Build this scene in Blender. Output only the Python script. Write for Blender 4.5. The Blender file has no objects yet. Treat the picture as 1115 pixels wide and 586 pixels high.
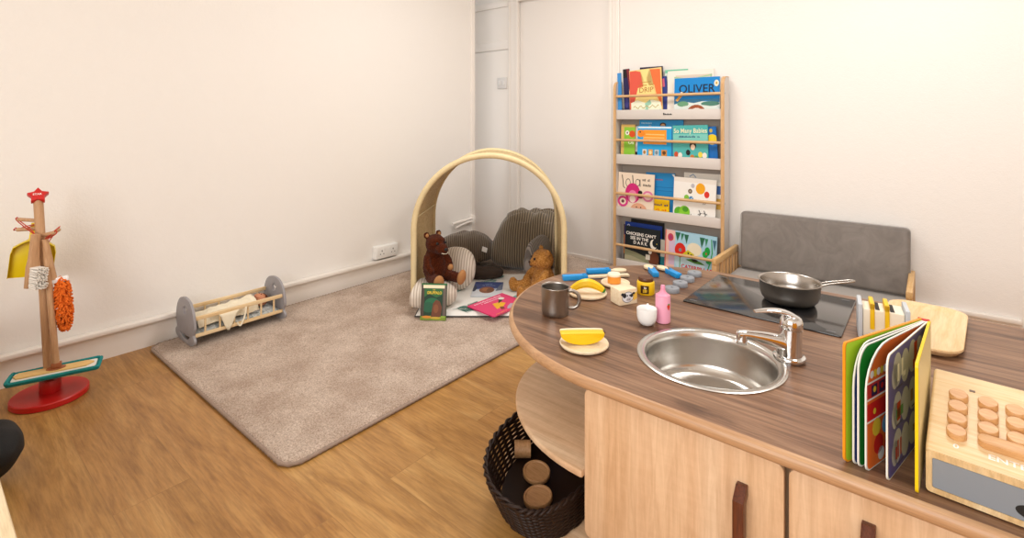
import bpy, bmesh, math, random
from mathutils import Vector, Matrix, Euler, noise
random.seed(7)
PI = math.pi
SC = bpy.context.scene
COL = SC.collection
R = math.radians

# ------------------------------------------------------------------ materials
def lin(c):
    return c / 12.92 if c <= .04045 else ((c + .055) / 1.055) ** 2.4
def hexc(h):
    return tuple(lin(int(h[i:i + 2], 16) / 255) for i in (0, 2, 4)) + (1,)

class NT:
    def __init__(s, name):
        s.m = bpy.data.materials.new(name); s.m.use_nodes = True
        s.t = s.m.node_tree; s.b = s.t.nodes['Principled BSDF']
    def n(s, typ, **kw):
        k = s.t.nodes.new(typ)
        for a, b in kw.items():
            if a in k.inputs: k.inputs[a].default_value = b
            else: setattr(k, a, b)
        return k
    def l(s, a, b): s.t.links.new(a, b)
    def coords(s, scale=(1, 1, 1), rot=(0, 0, 0), kind='Object'):
        tc = s.n('ShaderNodeTexCoord'); mp = s.n('ShaderNodeMapping')
        mp.inputs['Scale'].default_value = scale; mp.inputs['Rotation'].default_value = rot
        s.l(tc.outputs[kind], mp.inputs['Vector']); return mp.outputs['Vector']
    def noise(s, vec, scale, detail=4, rough=.55, dist=0):
        k = s.n('ShaderNodeTexNoise'); k.inputs['Scale'].default_value = scale
        k.inputs['Detail'].default_value = detail; k.inputs['Roughness'].default_value = rough
        k.inputs['Distortion'].default_value = dist
        s.l(vec, k.inputs['Vector']); return k.outputs['Fac']
    def ramp(s, fac, stops):
        k = s.n('ShaderNodeValToRGB'); e = k.color_ramp.elements
        while len(e) < len(stops): e.new(.5)
        for i, (p, c) in enumerate(stops): e[i].position = p; e[i].color = hexc(c)
        s.l(fac, k.inputs['Fac']); return k.outputs['Color']
    def mix(s, fac, a, b, mode='MIX'):
        k = s.n('ShaderNodeMix', data_type='RGBA', blend_type=mode)
        for v, i in ((fac, 0), (a, 6), (b, 7)):
            if hasattr(v, 'is_linked') or hasattr(v, 'links'): s.l(v, k.inputs[i])
            else: k.inputs[i].default_value = v
        return k.outputs[2]
    def bump(s, h, strength=.3, dist=.002):
        k = s.n('ShaderNodeBump'); k.inputs['Strength'].default_value = strength
        k.inputs['Distance'].default_value = dist
        s.l(h, k.inputs['Height']); s.l(k.outputs['Normal'], s.b.inputs['Normal'])
    def base(s, c):
        if isinstance(c, str): s.b.inputs['Base Color'].default_value = hexc(c)
        else: s.l(c, s.b.inputs['Base Color'])
    def set(s, **kw):
        for a, b in kw.items():
            s.b.inputs[a.replace('_', ' ')].default_value = b
        return s

def plain(name, col, rough=.5, metal=0, bump=0, bscale=200, var=0, **kw):
    t = NT(name); t.set(Roughness=rough, Metallic=metal, **kw)
    v = t.coords()
    if var:
        f = t.noise(v, bscale * .12, 3)
        c = hexc(col)
        a = tuple(max(0, x * (1 - var)) for x in c[:3]) + (1,); b = tuple(min(1, x * (1 + var)) for x in c[:3]) + (1,)
        t.base(t.mix(f, a, b))
    else: t.base(col)
    if bump: t.bump(t.noise(v, bscale, 3), bump, .002)
    return t.m

def wood(name, cols, axis='X', scale=1.0, rough=.45, stretch=14, fine=.35, coat=0, bump=.05):
    t = NT(name); t.set(Roughness=rough)
    if coat: t.set(Coat_Weight=coat, Coat_Roughness=.15)
    sc = {'X': (1, stretch, stretch), 'Y': (stretch, 1, stretch), 'Z': (stretch, stretch, 1)}[axis]
    v = t.coords(tuple(a * scale for a in sc))
    f1 = t.noise(v, 1.6, 5, .6, .6)
    n = len(cols)
    c = t.ramp(f1, [(.28 + .44 * i / (n - 1), cols[i]) for i in range(n)])
    v2 = t.coords(tuple(a * scale * (2.5 if a == 1 else 6) for a in sc))
    f2 = t.noise(v2, 2.0, 3, .7)
    d = t.ramp(f2, [(.35, 'B8B0A8'), (.62, 'FFFFFF')])
    t.base(t.mix(fine, c, d, 'MULTIPLY'))
    t.bump(f2, bump, .001)
    return t.m

M = {}
def ink(col, rough=.42):
    k = 'print ' + col
    if k not in M: M[k] = plain(k, col, rough, Specular_IOR_Level=.35)
    return M[k]

# room surfaces
def wall_mat(name, col, bump):
    t = NT(name); t.base(col); t.set(Roughness=.75, Specular_IOR_Level=.25)
    v = t.coords()
    a = t.noise(v, 55, 5, .6); b = t.noise(v, 160, 2)
    t.bump(t.mix(.35, a, b), bump, .004)
    return t.m
M['wall'] = wall_mat('textured white wallpaper', 'F2EDE7', .42)
M['wallsmooth'] = wall_mat('white painted plaster', 'F2ECE6', .06)
M['trim'] = plain('white gloss trim', 'F3ECE4', .35)
M['ceiling'] = plain('white ceiling', 'F4F1EC', .9)

def floor_mat():
    t = NT('oak laminate'); t.set(Roughness=.36)
    v = t.coords()
    br = t.n('ShaderNodeTexBrick'); br.offset = .37; br.offset_frequency = 2
    for k, x in (('Scale', 1), ('Brick Width', 1.28), ('Row Height', .193), ('Mortar Size', .0011), ('Bias', 0)):
        br.inputs[k].default_value = x
    br.inputs['Color1'].default_value = (0, 0, 0, 1); br.inputs['Color2'].default_value = (1, 1, 1, 1)
    br.inputs['Mortar'].default_value = (.5, .5, .5, 1)
    t.l(v, br.inputs['Vector'])
    # shift the grain of each plank
    sep = t.n('ShaderNodeVectorMath', operation='SCALE'); t.l(br.outputs['Color'], sep.inputs[0]); sep.inputs['Scale'].default_value = 7.0
    add = t.n('ShaderNodeVectorMath', operation='ADD'); t.l(v, add.inputs[0]); t.l(sep.outputs['Vector'], add.inputs[1])
    mp = t.n('ShaderNodeMapping'); mp.inputs['Scale'].default_value = (1.3, 7, 1); t.l(add.outputs['Vector'], mp.inputs['Vector'])
    g = t.noise(mp.outputs['Vector'], 1.7, 7, .62, 1.1)
    c = t.ramp(g, [(.25, '956834'), (.42, 'B18244'), (.55, 'C19253'), (.75, 'D0A566')])
    tone = t.ramp(br.outputs['Color'], [(0, 'F2E8DC'), (1, 'FFFFFF')])
    c = t.mix(1.0, c, tone, 'MULTIPLY')
    mp2 = t.n('ShaderNodeMapping'); mp2.inputs['Scale'].default_value = (9, 120, 1); t.l(add.outputs['Vector'], mp2.inputs['Vector'])
    f = t.noise(mp2.outputs['Vector'], 1, 3, .7)
    c = t.mix(.42, c, t.ramp(f, [(.36, 'A89C8C'), (.6, 'FFFFFF')]), 'MULTIPLY')
    c = t.mix(t.mix(1, br.outputs['Fac'], (.35, .35, .35, 1), 'MULTIPLY'), c, hexc('6E4A22'))
    t.base(c); t.bump(f, .04, .001)
    return t.m
M['floor'] = floor_mat()

# woods
M['walnut'] = None
def walnut_mat():
    t = NT('walnut laminate'); t.set(Roughness=.36, Specular_IOR_Level=.45)
    v = t.coords((1.0, 13, 1))
    f = t.noise(v, 1.9, 6, .62, .9)
    c = t.ramp(f, [(.24, '50382A'), (.38, '70503A'), (.5, '8E6A50'), (.62, '9E7A5E'), (.78, 'B08E72')])
    v2 = t.coords((4, 95, 1)); f2 = t.noise(v2, 1.2, 4, .7)
    c = t.mix(.55, c, t.ramp(f2, [(.33, '8A7A70'), (.6, 'FFFFFF')]), 'MULTIPLY')
    v3 = t.coords((.6, 4.5, 1)); f3 = t.noise(v3, 1.3, 2, .5)
    c = t.mix(.5, c, t.ramp(f3, [(.35, 'B8A69A'), (.6, 'FFFFFF')]), 'MULTIPLY')
    t.base(c); t.bump(f2, .03, .001)
    return t.m
M['walnut'] = walnut_mat()
M['edge'] = wood('beech worktop edge', ['B3875E', 'C2976F', 'CBA47C'], 'X', 1.5, .4)
def maple_mat(name, axis):
    # maple board: wide staves with their own tone plus fine figure
    t = NT(name); t.set(Roughness=.4)
    sc = (1, 1, 1) if axis == 'Z' else (1, 1, 1)
    v = t.coords((9.5, 9.5, .35) if axis == 'Z' else (.5, 9.5, 1))
    vor = t.noise(v, .9, 1, .5)
    st = t.ramp(vor, [(.3, 'D8AE84'), (.45, 'E4C09A'), (.55, 'DEB790'), (.7, 'EACBA8')])
    v2 = t.coords((55, 55, 4) if axis == 'Z' else (4, 55, 1)); f2 = t.noise(v2, 1.3, 4, .65, .5)
    c = t.mix(.42, st, t.ramp(f2, [(.35, 'CBB49A'), (.62, 'FFFFFF')]), 'MULTIPLY')
    v3 = t.coords((24, 24, 90) if axis == 'Z' else (90, 24, 1)); f3 = t.noise(v3, 1, 2, .5)
    c = t.mix(.06, c, t.ramp(f3, [(.4, 'C9B08F'), (.6, 'FFFFFF')]), 'MULTIPLY')
    t.base(c); return t.m
M['maple'] = maple_mat('maple door board', 'Z')
M['mapleflat'] = maple_mat('maple shelf board', 'X')
M['beech'] = wood('beech', ['CFA16C', 'DDB482', 'E6C394'], 'X', 6, .45)
M['beechz'] = wood('beech upright', ['C99A66', 'D6AB78', 'E0B98A'], 'Z', 6, .45)
M['beechy'] = wood('beech along', ['D2A465', 'E0B67C', 'E8C692'], 'Y', 6, .45)
M['pine'] = wood('pale pine', ['E2BC84', 'EDCFA0', 'F2DBB4'], 'X', 4, .45, 16, .2)
M['pineY'] = wood('pale pine along', ['E2BC84', 'EDCFA0', 'F2DBB4'], 'Y', 4, .45, 16, .2)
M['toywood'] = wood('toy maple', ['E9CFA6', 'F1DDBB', 'F6E7CC'], 'X', 10, .5, 8, .15)
M['tanwood'] = wood('tan button wood', ['C89058', 'D6A26A', 'E0B27E'], 'X', 12, .45, 10, .25)
M['polewood'] = wood('broom wood', ['B98B62', 'C79B72', 'D2A880'], 'Z', 5, .5, 12, .25)
M['darkwood'] = wood('dark handle wood', ['4A2312', '62301A', '783E22'], 'Z', 8, .32, 14, .4)
M['traywood'] = wood('tray wood', ['E0B57C', 'EAC694', 'F0D3A8'], 'Y', 3, .45, 10, .2)
M['boardwood'] = wood('pale tabletop', ['E0C79C', 'E9D3AC', 'EFDDBC'], 'X', 4, .45, 8, .25)
M['discwood'] = wood('brown toy wood', ['A9794C', 'BC8B5C', 'C99A6C'], 'X', 12, .5, 8, .3)
# plain colours
M['greige'] = plain('grey laminate', 'D6CEC7', .5)
M['greyback'] = plain('grey back panel', 'A49B92', .6)
M['greypaint'] = plain('grey painted wood', '9A9698', .5)
M['greyblue'] = plain('blue grey paint', 'A9B0B8', .45)
M['drawer'] = plain('drawer grey paint', '858B92', .5)
M['red'] = plain('red paint', 'C81E1A', .35)
M['redcord'] = plain('red cord', 'C2341C', .7)
M['yellow'] = plain('yellow paint', 'F2C40E', .42)
M['panyellow'] = plain('yellow plastic', 'EFD210', .35)
M['orange'] = plain('orange paint', 'EE9A35', .45)
M['bluep'] = plain('blue paint', '1F95DC', .42)
M['cream'] = plain('cream paint', 'F4E8CC', .5)
M['pink'] = plain('pink paint', 'F2A6C0', .4)
M['green'] = plain('green paint', '2F7A1E', .5)
M['brown'] = plain('brown paint', '5A3218', .4)
M['black'] = plain('black', '121214', .5)
M['white'] = plain('white paint', 'F3F1EE', .35)
M['greydisc'] = plain('grey disc paint', '8F939A', .45)
M['socket'] = plain('white plastic', 'F4F2EE', .3)
M['hole'] = plain('dark slot', '151312', .6)
M['paper'] = plain('paper block', 'EFE9DC', .8)
M['teal'] = plain('teal towelling', '1F8C8C', .95, bump=.8, bscale=350, var=.25)
M['bristle'] = plain('white bristle', 'F0EAE0', .7)
M['chenille'] = plain('orange chenille', 'E8701A', .95, bump=.7, bscale=300, var=.2)
M['sponge'] = plain('yellow backing board', 'E8C07A', .7)
M['carpetpad'] = plain('white pad', 'EDEBE4', .9)
M['blackfab'] = plain('black fabric', '0B0B0D', .75, bump=.3, bscale=250)

def steel(name, col, rough, aniso=0):
    t = NT(name); t.base(col); t.set(Metallic=1, Roughness=rough)
    if aniso: t.set(Anisotropic=aniso)
    return t.m
M['steel'] = steel('brushed steel', 'C6C2BC', .24, .6)
M['mugsteel'] = steel('mug steel', 'ABA59E', .32, .4)
M['pansteel'] = steel('pan steel', 'B5AFA8', .25, .5)
M['pandark'] = steel('pan outside steel', 'B0AAA3', .38, .5)
M['chrome'] = steel('chrome', 'E2E2E2', .06)
def hob_mat():
    t = NT('black hob glass'); t.base('1B1B1D'); t.set(Roughness=.12, Specular_IOR_Level=.75); return t.m
M['hob'] = hob_mat()
M['hobmark'] = plain('hob marking', '6E6E70', .3)

def rug_mat():
    t = NT('beige pile'); t.set(Roughness=1, Specular_IOR_Level=.05, Sheen_Weight=.25, Sheen_Roughness=.6)
    v = t.coords(); a = t.noise(v, 190, 4, .75); b = t.noise(v, 5, 5, .65)
    c = t.ramp(a, [(.32, '997F6B'), (.48, 'CAB29E'), (.68, 'F0DECD')])
    c = t.mix(.6, c, t.ramp(b, [(.38, 'C9B8A9'), (.60, 'FFFFFF')]), 'MULTIPLY')
    t.base(c); t.bump(a, .9, .006); return t.m
M['rug'] = rug_mat()
M['rugedge'] = plain('rug binding', 'A08B7C', .95, bump=.6, bscale=260, var=.2)

def stripes(name, c1, c2, period, axis='X', rough=.9, bump=.6, dist=0, w=.5, sheen=.3):
    t = NT(name); t.set(Roughness=rough, Sheen_Weight=sheen, Specular_IOR_Level=.1)
    v = t.coords()
    k = t.n('ShaderNodeTexWave', wave_type='BANDS', bands_direction=axis)
    k.inputs['Scale'].default_value = .314 / period; k.inputs['Distortion'].default_value = dist; k.inputs['Detail'].default_value = 1
    t.l(v, k.inputs['Vector'])
    t.base(t.ramp(k.outputs['Fac'], [(w - .25, c1), (w + .25, c2)]))
    t.bump(k.outputs['Fac'], bump, .006); return t.m
M['cord'] = stripes('taupe corduroy', '4C4133', '83745F', .017, 'X', dist=.6)
M['cordy'] = stripes('taupe corduroy cushion', '594D42', '887B6C', .014, 'Y', dist=1.2)
M['cordx2'] = stripes('taupe corduroy slouched', '594D42', '887B6C', .014, 'X', dist=1.0)
M['cordz'] = stripes('taupe corduroy side cushion', '66605A', '958C84', .012, 'X', dist=1)
M['cream stripe'] = stripes('cream striped cotton', 'B9A898', 'E4D9CB', .016, 'X', bump=.25, dist=.5, w=.35)
M['velvet'] = None
def velvet_mat():
    t = NT('grey velvet'); t.set(Roughness=.75, Sheen_Weight=.5, Sheen_Roughness=.4, Specular_IOR_Level=.15)
    v = t.coords(); a = t.noise(v, 7, 5, .65, 1.5); b = t.noise(v, 500, 2)
    t.base(t.ramp(a, [(.3, '7A736E'), (.5, '857E78'), (.7, '8E8781')])); t.bump(b, .2, .001); return t.m
M['velvet'] = velvet_mat()
M['darkfuzz'] = plain('dark brown fleece', '3B2D24', 1, bump=.9, bscale=160, var=.35)
def fur(name, cols, scale):
    t = NT(name); t.set(Roughness=1, Sheen_Weight=.08, Specular_IOR_Level=.05)
    v = t.coords(); a = t.noise(v, scale, 4, .7); b = t.noise(v, scale * .15, 3)
    c = t.ramp(a, [(.3, cols[0]), (.5, cols[1]), (.72, cols[2])])
    t.base(t.mix(.4, c, t.ramp(b, [(.35, 'C8C0B8'), (.6, 'FFFFFF')]), 'MULTIPLY')); t.bump(a, 1, .006); return t.m
M['brownfur'] = fur('brown plush fur', ['2E1206', '4E210D', '6C3318'], 150)
M['goldfur'] = fur('golden plush fur', ['8A5A26', 'B9803F', 'D6A262'], 130)
M['tanfelt'] = plain('tan plush', 'B07C4C', .95, bump=.4, bscale=200)
def fern_mat():
    t = NT('white quilted cotton'); t.base('ECE9E2'); t.set(Roughness=.9); t.bump(t.noise(t.coords(), 40, 3), .2, .004); return t.m
M['matwhite'] = fern_mat()
M['fern'] = plain('fern print green', '4F7468', .9)
M['fern2'] = plain('fern print pale green', '8FAFA6', .9)
M['piping'] = plain('dark grey piping', '4A4844', .9)
def reed_mat():
    t = NT('woven reed'); t.set(Roughness=.6)
    v = t.coords(); k = t.n('ShaderNodeTexWave', wave_type='BANDS', bands_direction='Y'); k.inputs['Scale'].default_value = 26; k.inputs['Distortion'].default_value = 1.5; k.inputs['Detail'].default_value = 2
    t.l(v, k.inputs['Vector']); a = t.noise(v, 60, 4, .7)
    c = t.ramp(k.outputs['Fac'], [(.1, 'BA9A62'), (.5, 'D9BF8A'), (.9, 'E5D0A2')])
    t.base(t.mix(.45, c, t.ramp(a, [(.3, 'B79C70'), (.6, 'FFFFFF')]), 'MULTIPLY')); t.bump(k.outputs['Fac'], .5, .003); return t.m
M['reed'] = reed_mat()
M['reedwrap'] = plain('wrapped reed rim', 'E4CFA0', .55, var=.12, bump=.3, bscale=120)
M['rattan'] = plain('dark brown rattan', '26160E', .5, var=.3, bscale=300, Specular_IOR_Level=.3)
M['skin'] = plain('doll skin', 'C98560', .6)
M['blanket'] = plain('cream cotton blanket', 'EFE3C8', .9, bump=.4, bscale=60)
M['bedding'] = None
def bedding_mat():
    t = NT('grey patterned bedding'); t.set(Roughness=.9); a = t.noise(t.coords(), 45, 2, .5)
    t.base(t.ramp(a, [(.42, '9AA3A4'), (.5, 'D4D6D2'), (.6, 'B4B8B6')])); return t.m
M['bedding'] = bedding_mat()

# ------------------------------------------------------------------ mesh builder
class MB:
    def __init__(s): s.v = []; s.f = []; s.mi = []; s.T = Matrix()
    def raw(s, verts, faces, m=0, T=None):
        o = len(s.v); X = s.T @ T if T is not None else s.T
        s.v += [tuple(X @ Vector(p)) for p in verts]
        for f in faces: s.f.append([i + o for i in f]); s.mi.append(m)
        return s
    def bm(s, b, m=0, T=None):
        b.verts.index_update()
        s.raw([v.co.copy() for v in b.verts], [[v.index for v in f.verts] for f in b.faces], m, T); b.free(); return s
    def box(s, x0, x1, y0, y1, z0, z1, m=0, bev=0, seg=2, T=None):
        b = bmesh.new(); bmesh.ops.create_cube(b, size=1)
        for v in b.verts:
            v.co = Vector((x0 + (v.co.x + .5) * (x1 - x0), y0 + (v.co.y + .5) * (y1 - y0), z0 + (v.co.z + .5) * (z1 - z0)))
        if bev: bmesh.ops.bevel(b, geom=b.edges[:], offset=bev, segments=seg, profile=.5, affect='EDGES')
        return s.bm(b, m, T)
    def lathe(s, prof, n=40, m=0, T=None, cap0=False, cap1=False, mats=None):
        vs = []; fs = []; ms = []
        for r, z in prof:
            for i in range(n):
                a = 2 * PI * i / n; vs.append((r * math.cos(a), r * math.sin(a), z))
        for k in range(len(prof) - 1):
            for i in range(n):
                j = (i + 1) % n; fs.append((k * n + i, k * n + j, (k + 1) * n + j, (k + 1) * n + i)); ms.append(mats[k] if mats else m)
        if cap0: fs.append(tuple(range(n))[::-1]); ms.append(mats[0] if mats else m)
        if cap1: fs.append(tuple((len(prof) - 1) * n + i for i in range(n))); ms.append(mats[-1] if mats else m)
        o = len(s.mi); s.raw(vs, fs, m, T)
        for i, q in enumerate(ms): s.mi[o + i] = q
        return s
    def tube(s, pts, r, n=8, m=0, closed=False, T=None, flat=None, up=None):
        pts = [Vector(p) for p in pts]; N = len(pts); vs = []; fs = []
        rr = r if isinstance(r, (list, tuple)) else [r] * N
        ref = Vector(up) if up else None; px = None
        for i, p in enumerate(pts):
            if closed: d = pts[(i + 1) % N] - pts[i - 1]
            else: d = pts[min(i + 1, N - 1)] - pts[max(i - 1, 0)]
            d = d.normalized() if d.length else Vector((0, 0, 1))
            if ref is not None: x = ref - d * ref.dot(d)
            elif px is None:
                a = Vector((0, 0, 1)) if abs(d.z) < .9 else Vector((1, 0, 0)); x = a - d * a.dot(d)
            else: x = px - d * px.dot(d)
            x.normalize(); px = x; y = d.cross(x)
            fl = flat or 1
            for k in range(n):
                a = 2 * PI * k / n
                vs.append(p + x * (math.cos(a) * rr[i] * fl) + y * (math.sin(a) * rr[i]))
        L = N if closed else N - 1
        for i in range(L):
            i2 = (i + 1) % N
            for k in range(n):
                k2 = (k + 1) % n; fs.append((i * n + k, i * n + k2, i2 * n + k2, i2 * n + k))
        if not closed:
            fs.append(tuple(range(n))[::-1]); fs.append(tuple((N - 1) * n + k for k in range(n)))
        return s.raw(vs, fs, m, T)
    def prism(s, outer, h0, h1, m=0, holes=(), T=None, bev=0, side=None):
        # polygon(s) in xy extruded along z
        b = bmesh.new(); edges = []
        for loop in [outer] + list(holes):
            vv = [b.verts.new((x, y, h0)) for x, y in loop]
            for i in range(len(vv)): edges.append(b.edges.new((vv[i], vv[(i + 1) % len(vv)])))
        if holes: bmesh.ops.triangle_fill(b, edges=edges, use_beauty=True)
        else: b.faces.new(b.verts[:])
        r = bmesh.ops.extrude_face_region(b, geom=b.faces[:])
        for g in r['geom']:
            if isinstance(g, bmesh.types.BMVert): g.co.z = h1
        bmesh.ops.recalc_face_normals(b, faces=b.faces[:])
        if bev:
            es = [e for e in b.edges if len(e.link_faces) == 2 and e.link_faces[0].normal.dot(e.link_faces[1].normal) < .6]
            bmesh.ops.bevel(b, geom=es, offset=bev, segments=2, profile=.5, affect='EDGES')
        return s.bm(b, m, T)
    def ell(s, c, rad, rot=(0, 0, 0), m=0, seg=24, ex=1.0, T=None):
        vs = []; fs = []; nu = seg; nv = seg // 2
        def pw(a): return math.copysign(abs(a) ** ex, a)
        X = Matrix.Translation(c) @ Euler(rot).to_matrix().to_4x4()
        for j in range(1, nv):
            t = -PI / 2 + PI * j / nv
            for i in range(nu):
                a = 2 * PI * i / nu
                vs.append(X @ Vector((rad[0] * pw(math.cos(t)) * pw(math.cos(a)), rad[1] * pw(math.cos(t)) * pw(math.sin(a)), rad[2] * pw(math.sin(t)))))
        b0 = len(vs); vs.append(X @ Vector((0, 0, -rad[2]))); vs.append(X @ Vector((0, 0, rad[2])))
        for j in range(nv - 2):
            for i in range(nu):
                k = (i + 1) % nu; fs.append((j * nu + i, j * nu + k, (j + 1) * nu + k, (j + 1) * nu + i))
        for i in range(nu):
            k = (i + 1) % nu; fs.append((b0, k, i)); fs.append((b0 + 1, (nv - 2) * nu + i, (nv - 2) * nu + k))
        return s.raw(vs, fs, m, T)
    def text(s, txt, size, T, m=0, align='CENTER', sx=1.0, bold=0):
        vs, fs = text_geo(txt, align, bold)
        return s.raw([(x * size * sx, y * size, 0) for x, y in vs], fs, m, T)
    def build(s, name, mats, parent=None, loc=None, rot=None, smooth=35, mod=None):
        me = bpy.data.meshes.new(name); me.from_pydata(s.v, [], s.f); me.update()
        if not isinstance(mats, (list, tuple)): mats = [mats]
        for x in mats: me.materials.append(M[x] if isinstance(x, str) else x)
        for p, i in zip(me.polygons, s.mi): p.material_index = i; p.use_smooth = bool(smooth)
        b = bmesh.new(); b.from_mesh(me)
        for f in b.faces:
            if len(f.verts) > 4: pass
        bmesh.ops.recalc_face_normals(b, faces=b.faces[:]) if not getattr(s, 'keepn', False) else None
        b.to_mesh(me); b.free()
        if smooth: me.set_sharp_from_angle(angle=R(smooth))
        o = bpy.data.objects.new(name, me); COL.objects.link(o)
        if parent is not None: o.parent = parent
        if loc is not None: o.location = loc
        if rot is not None: o.rotation_euler = rot
        return o

_tc = {}
def text_geo(txt, align='CENTER', bold=0):
    k = (txt, align, bold)
    if k in _tc: return _tc[k]
    cu = bpy.data.curves.new('t', 'FONT'); cu.body = txt; cu.size = 1; cu.align_x = align; cu.align_y = 'CENTER'; cu.resolution_u = 3; cu.offset = bold
    o = bpy.data.objects.new('t', cu); COL.objects.link(o)
    dg = bpy.context.evaluated_depsgraph_get(); me = bpy.data.meshes.new_from_object(o.evaluated_get(dg))
    vs = [(v.co.x, v.co.y) for v in me.vertices]; fs = [list(p.vertices) for p in me.polygons]
    bpy.data.objects.remove(o); bpy.data.curves.remove(cu); bpy.data.meshes.remove(me)
    _tc[k] = (vs, fs); return _tc[k]

def tag(o, label=None, cat=None, group=None, kind=None):
    if label: o['label'] = label
    if cat: o['category'] = cat
    if group: o['group'] = group
    if kind: o['kind'] = kind
    return o
def thing(name, label, cat, loc=(0, 0, 0), rz=0, group=None, rot=None):
    o = bpy.data.objects.new(name, None); COL.objects.link(o); o.empty_display_size = .05
    o.location = loc; o.rotation_euler = rot if rot else (0, 0, rz)
    return tag(o, label, cat, group)
def struct(o): o['kind'] = 'structure'; return o
def TR(x, y, z, rx=0, ry=0, rz=0): return Matrix.Translation((x, y, z)) @ Euler((rx, ry, rz)).to_matrix().to_4x4()

def fuse(mb, voxel, smooth_it=6, noise_amp=0, noise_scale=60, sub=0):
    """one continuous skin over overlapping volumes"""
    me = bpy.data.meshes.new('tmp'); me.from_pydata(mb.v, [], mb.f); me.update()
    b = bmesh.new(); b.from_mesh(me); bmesh.ops.recalc_face_normals(b, faces=b.faces[:]); b.to_mesh(me); b.free()
    o = bpy.data.objects.new('tmp', me); COL.objects.link(o)
    a = o.modifiers.new('r', 'REMESH'); a.mode = 'VOXEL'; a.voxel_size = voxel
    if smooth_it: q = o.modifiers.new('s', 'SMOOTH'); q.factor = .5; q.iterations = smooth_it
    dg = bpy.context.evaluated_depsgraph_get(); e = bpy.data.meshes.new_from_object(o.evaluated_get(dg))
    out = MB()
    nn = [v.normal.copy() for v in e.vertices]
    vs = []
    for v, n in zip(e.vertices, nn):
        d = noise.noise(v.co * noise_scale) * noise_amp if noise_amp else 0
        vs.append(v.co + n * d)
    out.raw(vs, [list(p.vertices) for p in e.polygons])
    bpy.data.objects.remove(o); bpy.data.meshes.remove(me); bpy.data.meshes.remove(e)
    return out

def circ(cx, cy, r, n=32, ry=None, a0=0): return [(cx + r * math.cos(a0 + 2 * PI * i / n), cy + (ry or r) * math.sin(a0 + 2 * PI * i / n)) for i in range(n)]
def star(cx, cy, r, q=.45, a0=PI / 2, n=5):
    return [(cx + (r if i % 2 == 0 else r * q) * math.cos(a0 + PI * i / n), cy + (r if i % 2 == 0 else r * q) * math.sin(a0 + PI * i / n)) for i in range(2 * n)]
def rrect(x0, x1, y0, y1, r, n=6):
    out = []
    for cx, cy, a in ((x1 - r, y1 - r, 0), (x0 + r, y1 - r, 90), (x0 + r, y0 + r, 180), (x1 - r, y0 + r, 270)):
        for i in range(n + 1):
            t = R(a + 90 * i / n); out.append((cx + r * math.cos(t), cy + r * math.sin(t)))
    return out
def bez(p0, p1, p2, p3, n=12):
    P = [Vector(p) for p in (p0, p1, p2, p3)]
    return [P[0] * (1 - t) ** 3 + P[1] * 3 * t * (1 - t) ** 2 + P[2] * 3 * t * t * (1 - t) + P[3] * t ** 3 for t in [i / n for i in range(n + 1)]]
def spl(pts, n=8):
    pts = [Vector(p) for p in pts]; out = []
    for i in range(len(pts) - 1):
        a = pts[max(i - 1, 0)]; b = pts[i]; c = pts[i + 1]; d = pts[min(i + 2, len(pts) - 1)]
        for k in range(n):
            t = k / n
            out.append(.5 * ((2 * b) + (c - a) * t + (2 * a - 5 * b + 4 * c - d) * t * t + (3 * b - a - 3 * c + d) * t ** 3))
    out.append(pts[-1]); return out

# ================================================================== THE ROOM
XL, YB, ZC = -2.943, 3.463, 2.55
def slab(name, x0, x1, y0, y1, z0, z1, mat, bev=0):
    return struct(MB().box(x0, x1, y0, y1, z0, z1, 0, bev).build(name, mat, smooth=35 if bev else 0))
slab('floor', -3.6, 1.9, -1.8, 3.6, -.1, 0, 'floor')
slab('ceiling', -3.6, 1.9, -1.8, 3.6, ZC, ZC + .1, 'ceiling')
slab('wall_left', XL - .12, XL, -1.8, 3.062, 0, ZC, 'wall')
slab('wall_recess', -3.56, -3.46, 2.95, YB, 0, ZC, 'wallsmooth')
# back wall with the old doorway left open for the flush door
w = MB(); w.box(-3.56, -2.773, YB, YB + .12, 0, ZC); w.box(-1.879, 1.82, YB, YB + .12, 0, ZC); w.box(-2.773, -1.879, YB, YB + .12, 2.14, ZC)
struct(w.build('wall_back', 'wall', smooth=0))
slab('wall_right', 1.7, 1.82, -1.8, YB, 0, ZC, 'wall')
# wall behind the camera with a window opening
w = MB(); WX0, WX1, WZ0, WZ1 = -1.5, .9, .85, 2.2
w.box(-3.1, WX0, -1.8, -1.68, 0, ZC); w.box(WX1, 1.82, -1.8, -1.68, 0, ZC); w.box(WX0, WX1, -1.8, -1.68, 0, WZ0); w.box(WX0, WX1, -1.8, -1.68, WZ1, ZC)
struct(w.build('wall_front', 'wall', smooth=0))
w = MB()
for a, b, c, d in ((WX0, WX1, WZ0, WZ0 + .06), (WX0, WX1, WZ1 - .06, WZ1), (WX0, WX0 + .06, WZ0, WZ1), (WX1 - .06, WX1, WZ0, WZ1), (-.33, -.27, WZ0, WZ1)):
    w.box(a, b, -1.77, -1.71, c, d)
struct(w.build('window_1', 'trim', smooth=0))
# skirting with a ledge along the left wall
s = MB(); s.box(XL, XL + .016, -1.68, 3.04, 0, .118); s.box(XL, XL + .044, -1.68, 3.04, .118, .139, 0, .005)
struct(s.build('baseboard_left', 'trim', smooth=35))
s = MB(); s.box(-1.80, .335, YB - .014, YB, 0, .112); s.box(-1.80, .335, YB - .03, YB, .112, .134, 0, .004)
struct(s.build('baseboard_back', 'trim', smooth=35))
struct(MB().box(-2.773, -1.879, YB + .004, YB + .02, 0, .022).build('baseboard_doorway', 'trim', smooth=0))
# flush door leaf in the doorway
d = MB(); d.box(-2.771, -1.881, YB + .012, YB + .05, .022, 2.138)
struct(d.build('door_1', 'wallsmooth', smooth=0))
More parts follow.
